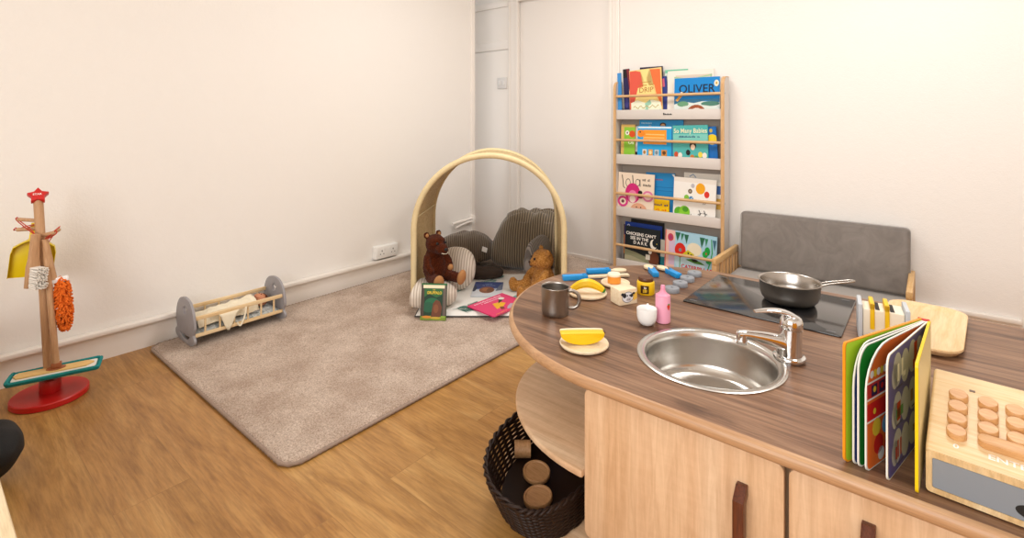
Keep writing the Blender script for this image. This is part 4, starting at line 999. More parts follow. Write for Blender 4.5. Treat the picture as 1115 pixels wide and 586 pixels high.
# wooden toy till
tl = thing('toy_till', 'pale wooden toy till with round buttons and a grey drawer on the worktop', 'toy till', (-.008, 1.097, ZT + .0004), -R(3.4))
def wedge(z0, zf, zb, y0, y1, x0, x1): return [(x0, y0, z0), (x1, y0, z0), (x1, y1, z0), (x0, y1, z0), (x0, y0, zf), (x1, y0, zf), (x1, y1, zb), (x0, y1, zb)]
WF = [(0, 3, 2, 1), (4, 5, 6, 7), (0, 1, 5, 4), (1, 2, 6, 5), (2, 3, 7, 6), (3, 0, 4, 7)]
TW = .275; k = .058 / .204
def case():
    b = bmesh.new(); vv = [b.verts.new(p) for p in wedge(.001, .075, .133, 0, .204, 0, TW)]
    for f in WF: b.faces.new([vv[i] for i in f])
    bmesh.ops.bevel(b, geom=b.edges[:], offset=.005, segments=3, profile=.5, affect='EDGES'); return b
m = MB(); m.bm(case()); m.build('case', 'pine', tl, smooth=40)
# end-grain look of the front frame comes from its own board, drawer set into it
fr = MB(); T = Matrix(((1, 0, 0, 0), (0, 0, -1, -.0002), (0, 1, 0, 0), (0, 0, 0, 1)))
fr.prism(rrect(.0008, TW - .0008, .0018, .0700, .006, 5), 0, .0022, 0, holes=[rrect(.0085, TW - .0085, .0105, .0595, .003, 3)[::-1]], T=T)
fr.build('front_frame', wood('pine end grain', ['C9A068', 'DDBB88', 'E8CEA2'], 'Z', 7, .5, 2, .35), tl, smooth=30)
dr = MB(); dr.prism(rrect(.0092, TW - .0092, .0112, .0588, .0025, 3), 0, .0014, 0, holes=[circ(TW / 2 - .012, .026, .0185, 24, .0105)[::-1]], T=Matrix(((1, 0, 0, 0), (0, 0, -1, -.0006), (0, 1, 0, 0), (0, 0, 0, 1))))
dd = dr.build('drawer', 'drawer', tl, smooth=30)
hh = MB(); hh.raw([(x, -.0008, z) for x, z in circ(TW / 2 - .012, .026, .0186, 24, .0106)], [tuple(range(24))]); hh.build('finger_hole', 'hole', dd, smooth=0)
sl = math.atan(k)
def on(x, y, dz=0): return TR(x, y, .075 + k * y + dz, sl)
for cx, ys in ((.038, (.133, .103, .073, .043)), (.077, (.133, .102, .071)), (.112, (.133, .102, .068)), (.151, (.133, .102, .068)), (.19, (.133, .102, .068, .038))):
    for y in ys:
        m = MB(); m.lathe([(.0001, .0002), (.0132, .0002), (.0134, .001), (.0134, .0105), (.0122, .012), (.0001, .0122)], 26, T=on(cx, y)); m.build('button', 'tanwood', tl, smooth=40)
m = MB(); m.prism(rrect(.064, .150, -.0115, .0115, .011, 8), .0002, .0125, bev=.0015, T=on(0, .043)); m.build('long_key', 'tanwood', tl)
m = MB(); m.text('ENTER', .0155, on(.105, .0195, .0004), bold=.015, sx=1.25); m.text('0', .013, on(.038, .0185, .0004), bold=.02, sx=1.2)
m.build('key_lettering', ink('F6F2EA'), tl, smooth=0)
m = MB(); m.box(-.004, .004, -.0022, .0022, 0, .0009, T=on(.056, .163)); m.build('slot_mark', ink('6A5240'), tl, smooth=0)

# ================================================================== BASKET UNDER THE SHELF
bk_ = thing('wicker_basket', 'dark brown woven wicker basket standing under the half-round end shelf', 'basket', (-.808, 1.284, .0405))
BH = .104
def bxy(a, k, sc=1):
    # rounded plan, flatter towards the cabinet; k is the height share, flares towards the rim
    s_ = (.85 + .15 * k) * sc; c_, n_ = math.cos(a), math.sin(a)
    if c_ > 0: return (abs(c_) ** .55 * .118 * s_ + .012 * (1 - s_), math.copysign(abs(n_) ** .75, n_) * .315 * s_)
    return (c_ * .226 * s_, n_ * .315 * s_)
NS = 52
rows = 17
for q in range(rows):
    m = MB() if q == 0 else m
    kz = (q + .5) / rows; pts = []
    for i in range(NS * 4):
        a = 2 * PI * i / (NS * 4); x, y = bxy(a, kz); n_ = Vector((x, y, 0)).normalized()
        off = .0030 * math.cos(i * PI / 4 + PI * (q % 2)); pts.append((x + n_.x * off, y + n_.y * off, .004 + kz * (BH - .008)))
    m.tube(pts, .0038, 6, closed=True)
m.build('woven_strands', 'rattan', bk_, smooth=60)
m = MB()
for i in range(NS):
    a = 2 * PI * (i + .5) / NS * 1.0; p0 = bxy(a, 0); p1 = bxy(a, 1); m.tube([(*p0, .002), (*p1, BH)], .0024, 6)
m.build('stakes', 'rattan', bk_, smooth=60)
m = MB()
for ph in (0, PI):
    pts = []
    for i in range(300):
        a = 2 * PI * i / 300; x, y = bxy(a, 1); n_ = Vector((x, y, 0)).normalized(); tw = 24 * a + ph
        pts.append((x + n_.x * .0046 * math.cos(tw), y + n_.y * .0046 * math.cos(tw), BH + .003 + .0046 * math.sin(tw)))
    m.tube(pts, .0045, 7, closed=True)
m.build('braided_rim', 'rattan', bk_, smooth=60)
m = MB(); m.prism([bxy(2 * PI * i / 60, 0, .99) for i in range(60)], 0, .006); m.build('base', 'rattan', bk_, smooth=0)
def tdisc(label, x, y, z, r, h, rx, ry):
    t = thing('toy_disc', label, 'toy', (x, y, z), rot=(rx, ry, 0), group='brown wooden discs in the basket')
    m = MB(); m.lathe([(.0001, 0), (r * .96, 0), (r, .002), (r, h - .002), (r * .96, h), (r * .84, h), (r * .80, h - .002), (.0001, h - .002)], 36); m.build('disc', 'discwood', t, smooth=40)
tdisc('brown wooden disc in the basket, nearest the front rim', -.828, 1.118, .062, .040, .014, R(6), -R(4))
tdisc('brown wooden disc in the basket, beside the short wooden tube', -.893, 1.197, .060, .040, .014, R(5), R(6))
t = thing('toy_tube', 'short brown wooden tube lying in the basket behind the two discs', 'toy', (-.965, 1.262, .073), rot=(R(90), 0, -R(50)))
m = MB(); m.lathe([(.0215, 0), (.0245, 0), (.0245, .05), (.0215, .05), (.0205, .048), (.0205, .006), (.0001, .005)], 30); m.build('tube_body', 'discwood', t, smooth=40)
t = thing('blue_packet', 'small blue and white crumpled packet lying in the basket under the shelf', 'packet', (-.922, 1.318, .078), rot=(R(35), R(20), R(35)))
m = MB(); b = bmesh.new(); bmesh.ops.create_grid(b, x_segments=10, y_segments=6, size=1)
rn = random.Random(4)
for v in b.verts: v.co = Vector((v.co.x * .048, v.co.y * .022, .007 * (1 - v.co.x ** 4) * (1 - v.co.y ** 2) + rn.uniform(-.0015, .0015)))
m.bm(b); b = bmesh.new(); bmesh.ops.create_grid(b, x_segments=10, y_segments=6, size=1)
for v in b.verts: v.co = Vector((v.co.x * .048, v.co.y * .022, -.006 * (1 - v.co.x ** 4) * (1 - v.co.y ** 2)))
m.bm(b); m.build('wrapper', ink('3F82C8', .3), t, smooth=60)
m = MB(); m.box(-.02, .012, -.018, .018, .0055, .0098, 0, .001); m.build('white_band', ink('E4E8EE', .3), t)

# ================================================================== CLEANING STAND
cs = thing('cleaning_stand', 'toy broom stand with a red star top and round red base by the left wall', 'toy stand', (-2.693, .394, 0))
m = MB(); m.lathe([(.0001, 0), (.116, 0), (.120, .003), (.120, .021), (.117, .0245), (.0001, .025)], 64); m.build('base', 'red', cs, smooth=40)
m = MB(); m.lathe([(.0001, .0252), (.033, .0252), (.034, .027), (.034, .072), (.032, .075), (.0001, .075)], 32); m.build('collar', 'red', cs, smooth=40)
LV = Vector((-.772, -.636, 0)); LEAN = LV * .046 + Vector((0, 0, .755))
def up_(z): return LV * (.046 * z / .755) + Vector((0, 0, z))
m = MB(); m.tube([up_(.0755), up_(.782)], .0155, 20); m.build('pole', 'polewood', cs, smooth=50)
st = MB(); view = Vector((.80, -.12, 0)).normalized()
# star tilted back on top of the pole, lettering on its upper face
vw = Vector((.99, -.14, 0)); rt = Vector((.14, .99, 0)); ez = R(38)
nz = vw * math.cos(ez) + Vector((0, 0, math.sin(ez))); ny_ = nz.cross(rt)
pc = up_(.797)
Ms = Matrix(((rt.x, ny_.x, nz.x, pc.x), (rt.y, ny_.y, nz.y, pc.y), (rt.z, ny_.z, nz.z, pc.z), (0, 0, 0, 1)))
st.prism(star(0, 0, .035, .58), -.012, .012, 0, T=Ms, bev=.003)
so = st.build('star', 'red', cs, smooth=30)
tx = MB(); tx.text('STAR', .0118, Ms @ Matrix.Translation((-.002, .001, .0125)), bold=.02, sx=.95); tx.build('star_lettering', ink('F4E8E0'), so, smooth=0)
pegs = [(.700, LV * 1 + Vector((.25, -.1, .10))), (.668, LV * 1.1 + Vector((.45, -.1, .02))), (.640, -LV + Vector((.35, 0, .28))), (.618, -LV * .7 + Vector((-.4, 0, .35)))]
ends = []
for z, d in pegs:
    d = d.normalized(); p = up_(z); q = p + d * .072; ends.append(q)
    m = MB(); m.tube([p + d * .012, p + d * .055, p + d * .068, q], [.0068, .0072, .0078, .005], 12); m.build('peg', 'polewood', cs, smooth=50)
def hang_loop(parent, p_top, p_bot, off):
    a, b_ = Vector(p_top), Vector(p_bot); s_ = Vector(off)
    MB().tube(spl([b_, b_ * .6 + a * .4 + s_, a + s_ * .7 + Vector((0, 0, -.002)), a + Vector((0, 0, .008)), a - s_ * .7 + Vector((0, 0, -.002)), b_ * .6 + a * .4 - s_, b_], 4), .0019, 6).build('cord_loop', 'redcord', parent, smooth=60)
O = Vector((-2.693, .394, 0))
# frame facing the room: X along the picture's right, Y up, Z out of the wall
def face(p, roll=0, yaw=0):
    x = Vector((.62, .785, 0)) if not yaw else Vector((math.cos(yaw), math.sin(yaw), 0)); z = Vector((x.y, -x.x, 0))
    return Matrix.Translation(p) @ Matrix(((x.x, 0, z.x, 0), (x.y, 0, z.y, 0), (0, 1, 0, 0), (0, 0, 0, 1))) @ Euler((0, 0, roll)).to_matrix().to_4x4()
# dustpan behind the pole
dpm = face(O + up_(.66) + Vector((-.056, -.004, -.02)), R(-6), R(80))
dp = thing('toy_dustpan', 'yellow plastic toy dustpan hanging behind the broom stand pole', 'dustpan', O + up_(.66) + Vector((-.056, -.004, -.02)))
def loc(M4): return Matrix.Translation(-(O + up_(.66) + Vector((-.056, -.004, -.02)))) @ M4
m = MB(); T = loc(dpm)
m.prism([(-.019, .045), (.019, .045), (.020, -.02), (.04, -.032), (.062, -.048), (.068, -.075), (.067, -.170), (-.067, -.170), (-.068, -.075), (-.062, -.048), (-.04, -.032), (-.020, -.02)], -.003, .003, 0, T=T, bev=.0012)
for p in ([(-.067, -.168), (-.068, -.075), (-.062, -.048), (-.04, -.032), (-.02, -.022), (.02, -.022), (.04, -.032), (.062, -.048), (.068, -.075), (.067, -.168)],):
    vs = [(x, y, .002) for x, y in p] + [(x * .98, y, .032 if abs(x) < .06 or y > -.06 else .022) for x, y in p]; n = len(p)
    m.raw(vs, [(i, i + 1, n + i + 1, n + i) for i in range(n - 1)], 0, T=T)
pan = m.build('pan', 'panyellow', dp, smooth=30)
mod = pan.modifiers.new('thick', 'SOLIDIFY'); mod.thickness = .002
hang_loop(dp, ends[1] + O - dp.location, tuple(T @ Vector((0, .04, .0))), (.006, .008, 0))
# hand brush
bp = O + up_(.655) + Vector((.034, -.018, 0))
br = thing('toy_hand_brush', 'wooden toy hand brush with white bristles hanging in front of the yellow dustpan', 'brush', bp, rot=None)
T = Matrix.Translation(-bp) @ face(bp, R(-4), R(118))
m = MB(); m.prism([(-.012, .0), (.012, 0), (.014, -.06), (.016, -.095), (.021, -.125), (.022, -.205), (-.022, -.205), (-.021, -.125), (-.016, -.095), (-.014, -.06)], -.009, .009, 0, T=T, bev=.003); m.build('handle', 'polewood', br, smooth=40)
m = MB(); rn = random.Random(5); Tb = T
for i in range(7):
    for j in range(14):
        x = -.015 + i * .005; y = -.128 - j * .0056; a = (x + rn.uniform(-.001, .001), y, .0085); b_ = (x * 1.35 + .0 + rn.uniform(-.003, .003), y * 1.02 + rn.uniform(-.003, .003), .048 + rn.uniform(-.003, .003))
        m.tube([a, b_], [.0030, .0024], 6, T=Tb)
m.build('bristles', 'bristle', br, smooth=60)
hang_loop(br, ends[0] + O - bp, tuple(T @ Vector((0, -.004, 0))), (.006, .004, 0))
# orange chenille duster
op = O + up_(.630) + Vector((.035, .008, 0))
du = thing('chenille_duster', 'orange chenille toy mop on a short wooden handle, hanging right of the pole', 'duster', op)
T = Matrix.Translation(-op) @ face(op, R(5), R(80))
m = MB(); m.tube([T @ Vector(p) for p in ((0, 0, 0), (.004, -.07, 0), (.010, -.165, .0))], [.0098, .0112, .0125], 14); m.build('handle', 'polewood', du, smooth=50)
m = MB(); m.prism(rrect(-.012, .055, -.180, -.160, .006, 4), -.01, .01, 0, T=T, bev=.002); m.build('head_bar', 'white', du)
m = MB(); rn = random.Random(9)
m.ell((.032, -.262, 0), (.018, .092, .020), m=0, seg=20, T=T)
for i in range(620):
    a = rn.uniform(0, 2 * PI); v = rn.uniform(-1, 1); v = math.copysign(abs(v) ** .9, v)
    sh = math.sqrt(max(0, 1 - abs(v) ** 2.4)); x = .031 + .021 * sh * math.cos(a) + .003 * v; y = -.268 + .105 * v; z = .024 * sh * math.sin(a)
    d = Vector((math.cos(a) * .6 + rn.uniform(-.4, .4), rn.uniform(-.6, .25), math.sin(a) * .6 + rn.uniform(-.4, .4))).normalized()
    p = Vector((x, y, z)); m.tube([T @ (p - d * .003), T @ (p + d * .0055), T @ (p + d * .011 + Vector((0, -.003, 0)))], [.0030, .0036, .0022], 5)
ch = m.build('chenille_strands', 'chenille', du, smooth=70)
hang_loop(du, ends[2] + O - op, tuple(T @ Vector((0, -.004, 0))), (.004, .006, 0))
# flat mop with a teal pad resting on the collar
fp = O + Vector((.034, .012, .100))
fm = thing('flat_mop', 'toy flat mop with a teal pad resting on the red collar of the stand', 'mop', fp)
hx = Vector((.30, .95, 0)).normalized(); hz = Vector((0, 0, 1)); hy = hz.cross(hx)
T = Matrix(((hx.x, hy.x, 0, 0), (hx.y, hy.y, 0, 0), (0, 0, 1, 0), (0, 0, 0, 1)))
m = MB(); m.prism(rrect(-.138, .138, -.052, .050, .012, 4), 0, .012, 0, T=T, bev=.005)
pts = rrect(-.136, .136, -.050, .048, .012, 5)
m.tube([T @ Vector((x, y, .0135 + .002 * math.sin(i * 1.7))) for i, (x, y) in enumerate(pts)], .0062, 8, closed=True); m.build('teal_pad', 'teal', fm, smooth=60)
m = MB(); m.prism(rrect(-.125, .125, -.038, .036, .008, 4), .0122, .0155, 0, T=T); m.build('white_pocket', 'carpetpad', fm, smooth=40)
m = MB(); m.prism([(-.112, -.025), (.095, -.027), (.118, .0), (.095, .023), (-.112, .025), (-.124, 0)], .0157, .0215, 0, T=T, bev=.001); m.build('board', 'sponge', fm)
m = MB(); m.prism(circ(.0, 0, .030, 24, .022), .0217, .024, 0, T=T); m.box(-.014, .016, -.012, .012, .024, .044, 0, .002, T=T); m.build('joint', plain('brown mop joint', 'A8643C', .5), fm)
tp_ = up_(.60) + Vector((.030, .010, 0)) - (fp - O)
m = MB(); m.tube([Vector((.0, .0, .038)), tp_ * .5 + Vector((0, 0, .019)) , tp_], [.0115, .011, .0105], 16); m.build('handle', 'polewood', fm, smooth=50)
MB().tube(spl([tp_ + Vector((0, 0, -.012)), tp_ + Vector((-.006, .012, .02)), ends[3] + O - fp + Vector((0, 0, .009)), tp_ + Vector((.006, -.004, .02)), tp_ + Vector((0, 0, -.012))], 5), .0018, 6).build('cord_loop', 'redcord', fm, smooth=60)

# ================================================================== DOLL CRADLE
cr = thing('doll_cradle', 'grey and pale wood doll rocking cradle on the rug beside the left wall', 'doll cradle', (-2.785, 1.115, .0205))
half_ = [(0, .004), (.05, .003), (.09, .008), (.116, .019), (.124, .033), (.118, .046), (.106, .054), (.104, .062), (.110, .074), (.118, .088), (.120, .104), (.114, .135), (.102, .166), (.084, .190), (.060, .207), (.030, .216), (0, .219)]
sl_ = [Vector((x, z, 0)) for x, z in half_]; sm = spl(sl_, 3)
outl = [(p.x, p.y) for p in sm] + [(-p.x, p.y) for p in sm[-2:0:-1]]
slot = [(.062 * math.cos(a), .030 + .010 * math.sin(a) + .012 * math.cos(a) ** 2) for a in [2 * PI * i / 24 for i in range(24)]]
Tz = Matrix(((1, 0, 0, 0), (0, 0, 1, 0), (0, 1, 0, 0), (0, 0, 0, 1)))
for y in (-.222, .210):
    m = MB(); m.prism(outl, y, y + .012, 0, holes=[slot[::-1], star(0, .158, .027, .5)[::-1]], T=Tz, bev=.0015); m.build('end_panel', 'greypaint', cr, smooth=30)
MB().box(-.088, .088, -.2098, .2098, .050, .056).build('base_board', 'greyblue', cr, smooth=0)
for sx in (-1, 1):
    x = .096 * sx
    MB().box(x - .007, x + .007, -.2098, .2098, .126, .144, 0, .003).build('top_rail', 'pineY', cr)
    MB().box(x - .007, x + .007, -.2098, .2098, .046, .062, 0, .003).build('bottom_rail', 'pineY', cr)
    for i in range(6):
        y = -.165 + i * .066; m = MB(); m.tube([(x, y, .0622), (x, y, .1258)], .0046, 10); m.build('spindle', 'pine', cr, smooth=50)
t = thing('cradle_bedding', 'grey patterned bedding on the base of the doll cradle', 'bedding', (-2.785, 1.115, .0768))
m = MB(); b = bmesh.new(); bmesh.ops.create_grid(b, x_segments=20, y_segments=44, size=1)
for v in b.verts:
    x, y = v.co.x, v.co.y; e = (1 - abs(x) ** 6) * (1 - abs(y) ** 10)
    v.co = Vector((x * .084, y * .203, .002 + e * (.016 + .006 * noise.noise((x * 3, y * 6, 1)))))
m.bm(b); m.box(-.083, .083, -.202, .202, 0, .002); m.build('sheet', 'bedding', t, smooth=60)
# doll wrapped in cream cloth
dl = thing('baby_doll', 'baby doll lying asleep in the grey cradle under a cream blanket', 'doll', (-2.785, 1.115, .098))
hd = MB(); hd.ell((0, .135, .034), (.034, .036, .033)); hd.ell((0, .112, .026), (.020, .016, .018)); hd.ell((0, .146, .024), (.026, .03, .024)); hd.ell((0, .122, .0645), (.005, .005, .006)); hd.ell((-.017, .122, .056), (.010, .010, .008)); hd.ell((.017, .122, .056), (.010, .010, .008)); hd.ell((0, .06, .022), (.034, .06, .020)); hd.ell((.034, .135, .034), (.005, .008, .009)); hd.ell((-.034, .135, .034), (.005, .008, .009)); hd.ell((0, -.02, .018), (.03, .06, .017))
fuse(hd, .0032, 4).build('body', 'skin', dl, smooth=180)
m = MB(); m.ell((-.012, .138, .0655), (.006, .0018, .002)); m.ell((.012, .138, .0655), (.006, .0018, .002)); m.build('closed_eyes', 'brown', dl, smooth=60)
m = MB(); m.ell((0, .1115, .059), (.007, .0022, .003)); m.build('mouth', plain('doll lips', 'B05848', .5), dl, smooth=60)
m = MB(); b = bmesh.new(); bmesh.ops.create_uvsphere(b, u_segments=24, v_segments=12, radius=1)
for v in b.verts: v.co = Vector((v.co.x * .0365, .1395 + v.co.y * .0375, .032 + v.co.z * .0345))
bmesh.ops.delete(b, geom=[v for v in b.verts if v.co.y < .150], context='VERTS'); m.bm(b); m.build('hair', plain('doll brown hair', '6A3A20', .8, bump=.6, bscale=200), dl, smooth=60)
t = thing('cream_blanket', 'cream cotton blanket draped over the doll, one corner hanging over the cradle rail', 'blanket', (-2.785, 1.115, .098))
m = MB(); b = bmesh.new(); NXg, NYg = 30, 46
gv = {}
for j in range(NYg + 1):
    for i in range(NXg + 1):
        u = -1 + 2 * i / NXg; v = -1 + 2 * j / NYg
        x = u * .081; y = -.045 + v * .142
        body = .060 * math.exp(-(u * 1.25) ** 4) * (1 - .35 * (1 - v) * .5)
        z = .004 + body + .008 * noise.noise((u * 2.6, v * 4, 2)) + .003 * noise.noise((u * 8, v * 11, 5))
        gv[i, j] = b.verts.new((x, y, max(.0025, z)))
for j in range(NYg):
    for i in range(NXg): b.faces.new((gv[i, j], gv[i + 1, j], gv[i + 1, j + 1], gv[i, j + 1]))
m.bm(b); ob = m.build('cloth', 'blanket', t, smooth=180); md = ob.modifiers.new('thick', 'SOLIDIFY'); md.thickness = .0025; md.offset = 1
# hanging corner
m = MB(); b = bmesh.new(); gv = {}
prof_ = [(.060, .056), (.078, .052), (.0885, .047), (.0960, .0487), (.1045, .0480), (.1062, .038), (.1065, .015), (.1075, -.012), (.108, -.034)]
for i, (x, z) in enumerate(prof_):
    wd = .062 * (1 - (i / 8) ** 1.6) + .004
    for j in range(9):
        v = -1 + j / 4; gv[i, j] = b.verts.new((x + .0012 * math.sin(j * 1.9 + i), -.055 + v * wd - .01 * i / 8, z - .004 * abs(v) * (i > 5) ))
for i in range(len(prof_) - 1):
    for j in range(8): b.faces.new((gv[i, j], gv[i + 1, j], gv[i + 1, j + 1], gv[i, j + 1]))
m.bm(b); ob = m.build('hanging_corner', 'blanket', t, smooth=180); md = ob.modifiers.new('thick', 'SOLIDIFY'); md.thickness = .0015; md.offset = 1
m = MB(); m.tube(spl([(.062, .03, .055), (.086, .022, .056), (.1045, .02, .049), (.1075, .012, .01), (.1085, -.002, -.022), (.110, -.012, -.030), (.1085, -.024, -.012)], 5), .0042, 8, flat=.45); m.build('tie_ribbon', 'blanket', t, smooth=60)

# ================================================================== REED ARCH WITH CUSHIONS AND TOYS
AT = Vector((.774, .633, 0)); AN = Vector((-.633, .774, 0)); A0 = Vector((-1.962, 2.172, 0)); RZ = math.atan2(.633, .774)
def W(x, y, z=0): return tuple(A0 + AT * x + AN * y + Vector((0, 0, z)))
ra = thing('reed_arch', 'woven reed play arch with a wrapped rim standing in the back corner of the rug', 'play arch', W(0, 0, .0), RZ)
AR, AHT, AD = .433, .460, .50
def apath(r, n=36, z0=.0222):
    return [(-r, z0), (-r, z0 + .12), (-r, z0 + .24), (-r, z0 + .36)] + [(-r * math.cos(PI * i / n), AHT + r * math.sin(PI * i / n)) for i in range(n + 1)] + [(r, z0 + .36), (r, z0 + .24), (r, z0 + .12), (r, z0)]
p = apath(AR); nn_ = len(p); ny = 16
m = MB(); vs = []; fs = []
def dent(i, j): return .004 * noise.noise((i * .35, j * .4, 3))
for lay, off in ((0, .0045), (1, -.0045)):
    for j in range(ny + 1):
        sc = (AR + off) / AR
        for i, (x, z) in enumerate(p): vs.append((x * sc * (1 - (.08 if x < 0 else 0) * j / ny) + dent(i, j), .012 + (AD - .024) * j / ny, z if z <= AHT else AHT + (z - AHT) * sc))
K = (ny + 1) * nn_
for j in range(ny):
    for i in range(nn_ - 1):
        a = j * nn_ + i; fs.append((a, a + 1, a + nn_ + 1, a + nn_)); fs.append((K + a + nn_, K + a + nn_ + 1, K + a + 1, K + a))
for j in range(ny):
    for i in (0, nn_ - 1): a = j * nn_ + i; fs.append((a, a + nn_, K + a + nn_, K + a))
for i in range(nn_ - 1):
    for j in (0, ny): a = j * nn_ + i; fs.append((a, K + a, K + a + 1, a + 1))
m.raw(vs, fs); m.build('woven_shell', 'reed', ra, smooth=60)
for yy, sc in ((.010, 1), (AD - .008, .92)):
    pts = [Vector((x * (sc if x < 0 else 1), yy, z)) for x, z in p]
    dense = []
    for i in range(len(pts) - 1):
        n = max(1, int((pts[i + 1] - pts[i]).length / .0048)); dense += [pts[i] + (pts[i + 1] - pts[i]) * k_ / n for k_ in range(n)]
    dense.append(pts[-1]); rr = [.0172 - (.0009 if i % 4 == 0 else 0) for i in range(len(dense))]
    MB().tube([tuple(q) for q in dense], rr, 12).build('wrapped_rim', 'reedwrap', ra, smooth=70)
m = MB()
for i in (6, 14, 24, 32):
    x, z = p[i]; sc = (AR - .010) / AR
    m.tube([(x * sc * (1 - (.08 if x < 0 else 0) * j / 8), .02 + (AD - .04) * j / 8, (z if z <= AHT else AHT + (z - AHT) * sc)) for j in range(9)], .0042, 8)
m.build('inner_ribs', 'reedwrap', ra, smooth=60)

# quilted leaf-print mat on the rug inside the arch
qm = thing('leaf_print_mat', 'white padded mat printed with green fern leaves, lying inside the reed arch', 'mat', W(.0, -.150, .0224), RZ)
m = MB(); b = bmesh.new(); gv = {}; NX, NY = 44, 44
MW, MD, MT = .395, .72, .020
for j in range(NY + 1):
    for i in range(NX + 1):
        u = -1 + 2 * i / NX; v = j / NY; e = (1 - abs(u) ** 40) * (1 - abs(2 * v - 1) ** 40)
        gv[i, j] = b.verts.new((u * MW, v * MD, .004 + MT * e ** .35 + .0022 * noise.noise((u * 5, v * 6, 0)) * e))
for j in range(NY):
    for i in range(NX): b.faces.new((gv[i, j], gv[i + 1, j], gv[i + 1, j + 1], gv[i, j + 1]))
m.bm(b); m.box(-MW, MW, 0, MD, .001, .0042); padm = m
MB().tube([(-MW, 0, .0045), (MW, 0, .0045), (MW, MD, .0045), (-MW, MD, .0045)], .0036, 8, closed=True).build('piping', 'piping', qm, smooth=60)
def mz(x, y):
    u = x / MW; v = y / MD; e = max(0, (1 - abs(u) ** 40) * (1 - abs(2 * v - 1) ** 40)); return .0064 + MT * e ** .35 + .0022 * noise.noise((u * 5, v * 6, 0)) * e
def fern(mb, x, y, ang, L, mi, n=9):
    d = Vector((math.cos(ang), math.sin(ang))); q = Vector((-d.y, d.x)); P = Vector((x, y))
    def quad(a, b_, w):
        dd = (b_ - a).normalized(); s_ = Vector((-dd.y, dd.x)) * w; mid = (a + b_) / 2
        pl = [a, mid + s_, b_, mid - s_]
        if all(abs(t_.x) < MW * .985 and .003 < t_.y < MD * .98 for t_ in pl): mb.raw([(t_.x, t_.y, mz(t_.x, t_.y)) for t_ in pl], [(0, 1, 2, 3)], mi)
    for i in range(6): quad(P + d * L * i / 6, P + d * L * (i + 1.05) / 6, .0022)
    for i in range(n):
        f = .12 + .85 * i / n; c = P + d * L * f; l_ = L * .62 * (1 - .75 * f)
        for s_ in (-1, 1): quad(c, c + (d * .75 + q * s_ * .66) * l_, .0066)
m = padm
for i, (x, y, a, L) in enumerate([(-.20, .045, 8, .15), (-.06, .040, 4, .15), (-.10, .05, 70, .12), (.20, .05, 10, .15), (.17, .30, 50, .15), (.12, .22, 20, .12), (.24, .05, 120, .15), (.10, .36, 15, .17), (.22, .40, 40, .16), (.30, .26, 60, .16), (.02, .30, 150, .13), (-.06, .44, 60, .15), (.22, .54, 20, .15), (-.2, .3, 110, .16), (.33, .12, 90, .14), (-.3, .1, 60, .14), (-.3, .5, 80, .14), (.05, .58, 100, .12), (.30, .44, 100, .14), (.16, .27, -20, .13)]):
    fern(m, x, y, R(a), L, 1 + i % 2)
m.build('pad', ['matwhite', 'fern', 'fern2'], qm, smooth=60)

# big corduroy beanbag
def blob(w, d, h, ex, fn=None, nu=72, nv=44):
    vs = []; fs = []
    def pw(a, e): return math.copysign(abs(a) ** e, a)
    for j in range(nv + 1):
        t = -PI / 2 + PI * j / nv
        for i in range(nu):
            a = 2 * PI * i / nu
            x = pw(math.cos(t), ex) * pw(math.cos(a), ex); y = pw(math.cos(t), ex) * pw(math.sin(a), ex); z = pw(math.sin(t), ex)
            q = Vector((x * w, y * d, z * h)); vs.append(fn(q, x, y, z) if fn else q)
    for j in range(nv):
        for i in range(nu): k_ = (i + 1) % nu; fs.append((j * nu + i, j * nu + k_, (j + 1) * nu + k_, (j + 1) * nu + i))
    return MB().raw(vs, fs)
bbg = thing('beanbag', 'large taupe corduroy beanbag standing inside the back of the reed arch', 'beanbag', (-2.315, 2.99, .0215), R(28))
def bf(q, x, y, z):
    k_ = (z + 1) / 2
    s_ = 1.10 - .34 * k_ ** 1.3
    r = Vector((q.x * s_ + .05 * k_, q.y * s_ + .02 * k_, .205 + q.z))
    if z > .72:  # gathered, dimpled top
        rr = math.hypot(x, y); r.z += .020 * math.sin(math.atan2(y, x) * 7 + rr * 5) * rr - .035 * (1 - rr) ** 2
    n_ = noise.noise((q.x * 7, q.y * 7, q.z * 6)) * .016; r += Vector((x, y, z * .4)) * n_
    r.z = max(.0, r.z); return r
blob(.272, .235, .208, .62, bf).build('bag', 'cord', bbg, smooth=180)
m = MB()
for i in range(9):
    a0 = 2 * PI * i / 9 + .2; pts = [(-.02 + .03 * math.cos(a0), .02 + .03 * math.sin(a0), .385)] 
m.lathe([(.0001, .375), (.05, .372), (.075, .378), (.085, .392), (.07, .400), (.04, .392), (.0001, .386)], 36, T=TR(.05, .02, -.012)); m.build('gathered_top', 'cordy', bbg, smooth=60)
# flat corduroy cushion behind, with a white care label
fc = thing('corduroy_cushion', 'slouched taupe corduroy cushion lying against the left wall corner behind the bear', 'cushion', (-2.690, 2.660, .0215), R(48))
def cf(q, x, y, z):
    k_ = 1 - .35 * abs(x) ** 2
    r = Vector((q.x, q.y * (1 - .1 * z), .115 + q.z * k_ + .02 * math.sin(x * 3)))
    r += Vector((0, 0, .018 * noise.noise((q.x * 6, q.y * 6, 1)) + .012 * noise.noise((q.x * 15, q.y * 12, 4)))); r.z = max(0, r.z); return r
cu2 = blob(.265, .15, .125, .7, cf).build('cover', 'cordx2', fc, smooth=180)
m = MB(); m.box(-.02, .02, -.0012, .0008, -.018, .018); m.build('white_label', 'white', fc, loc=(.17, -.137, .145), rot=(-R(32), R(24), R(10)), smooth=0)
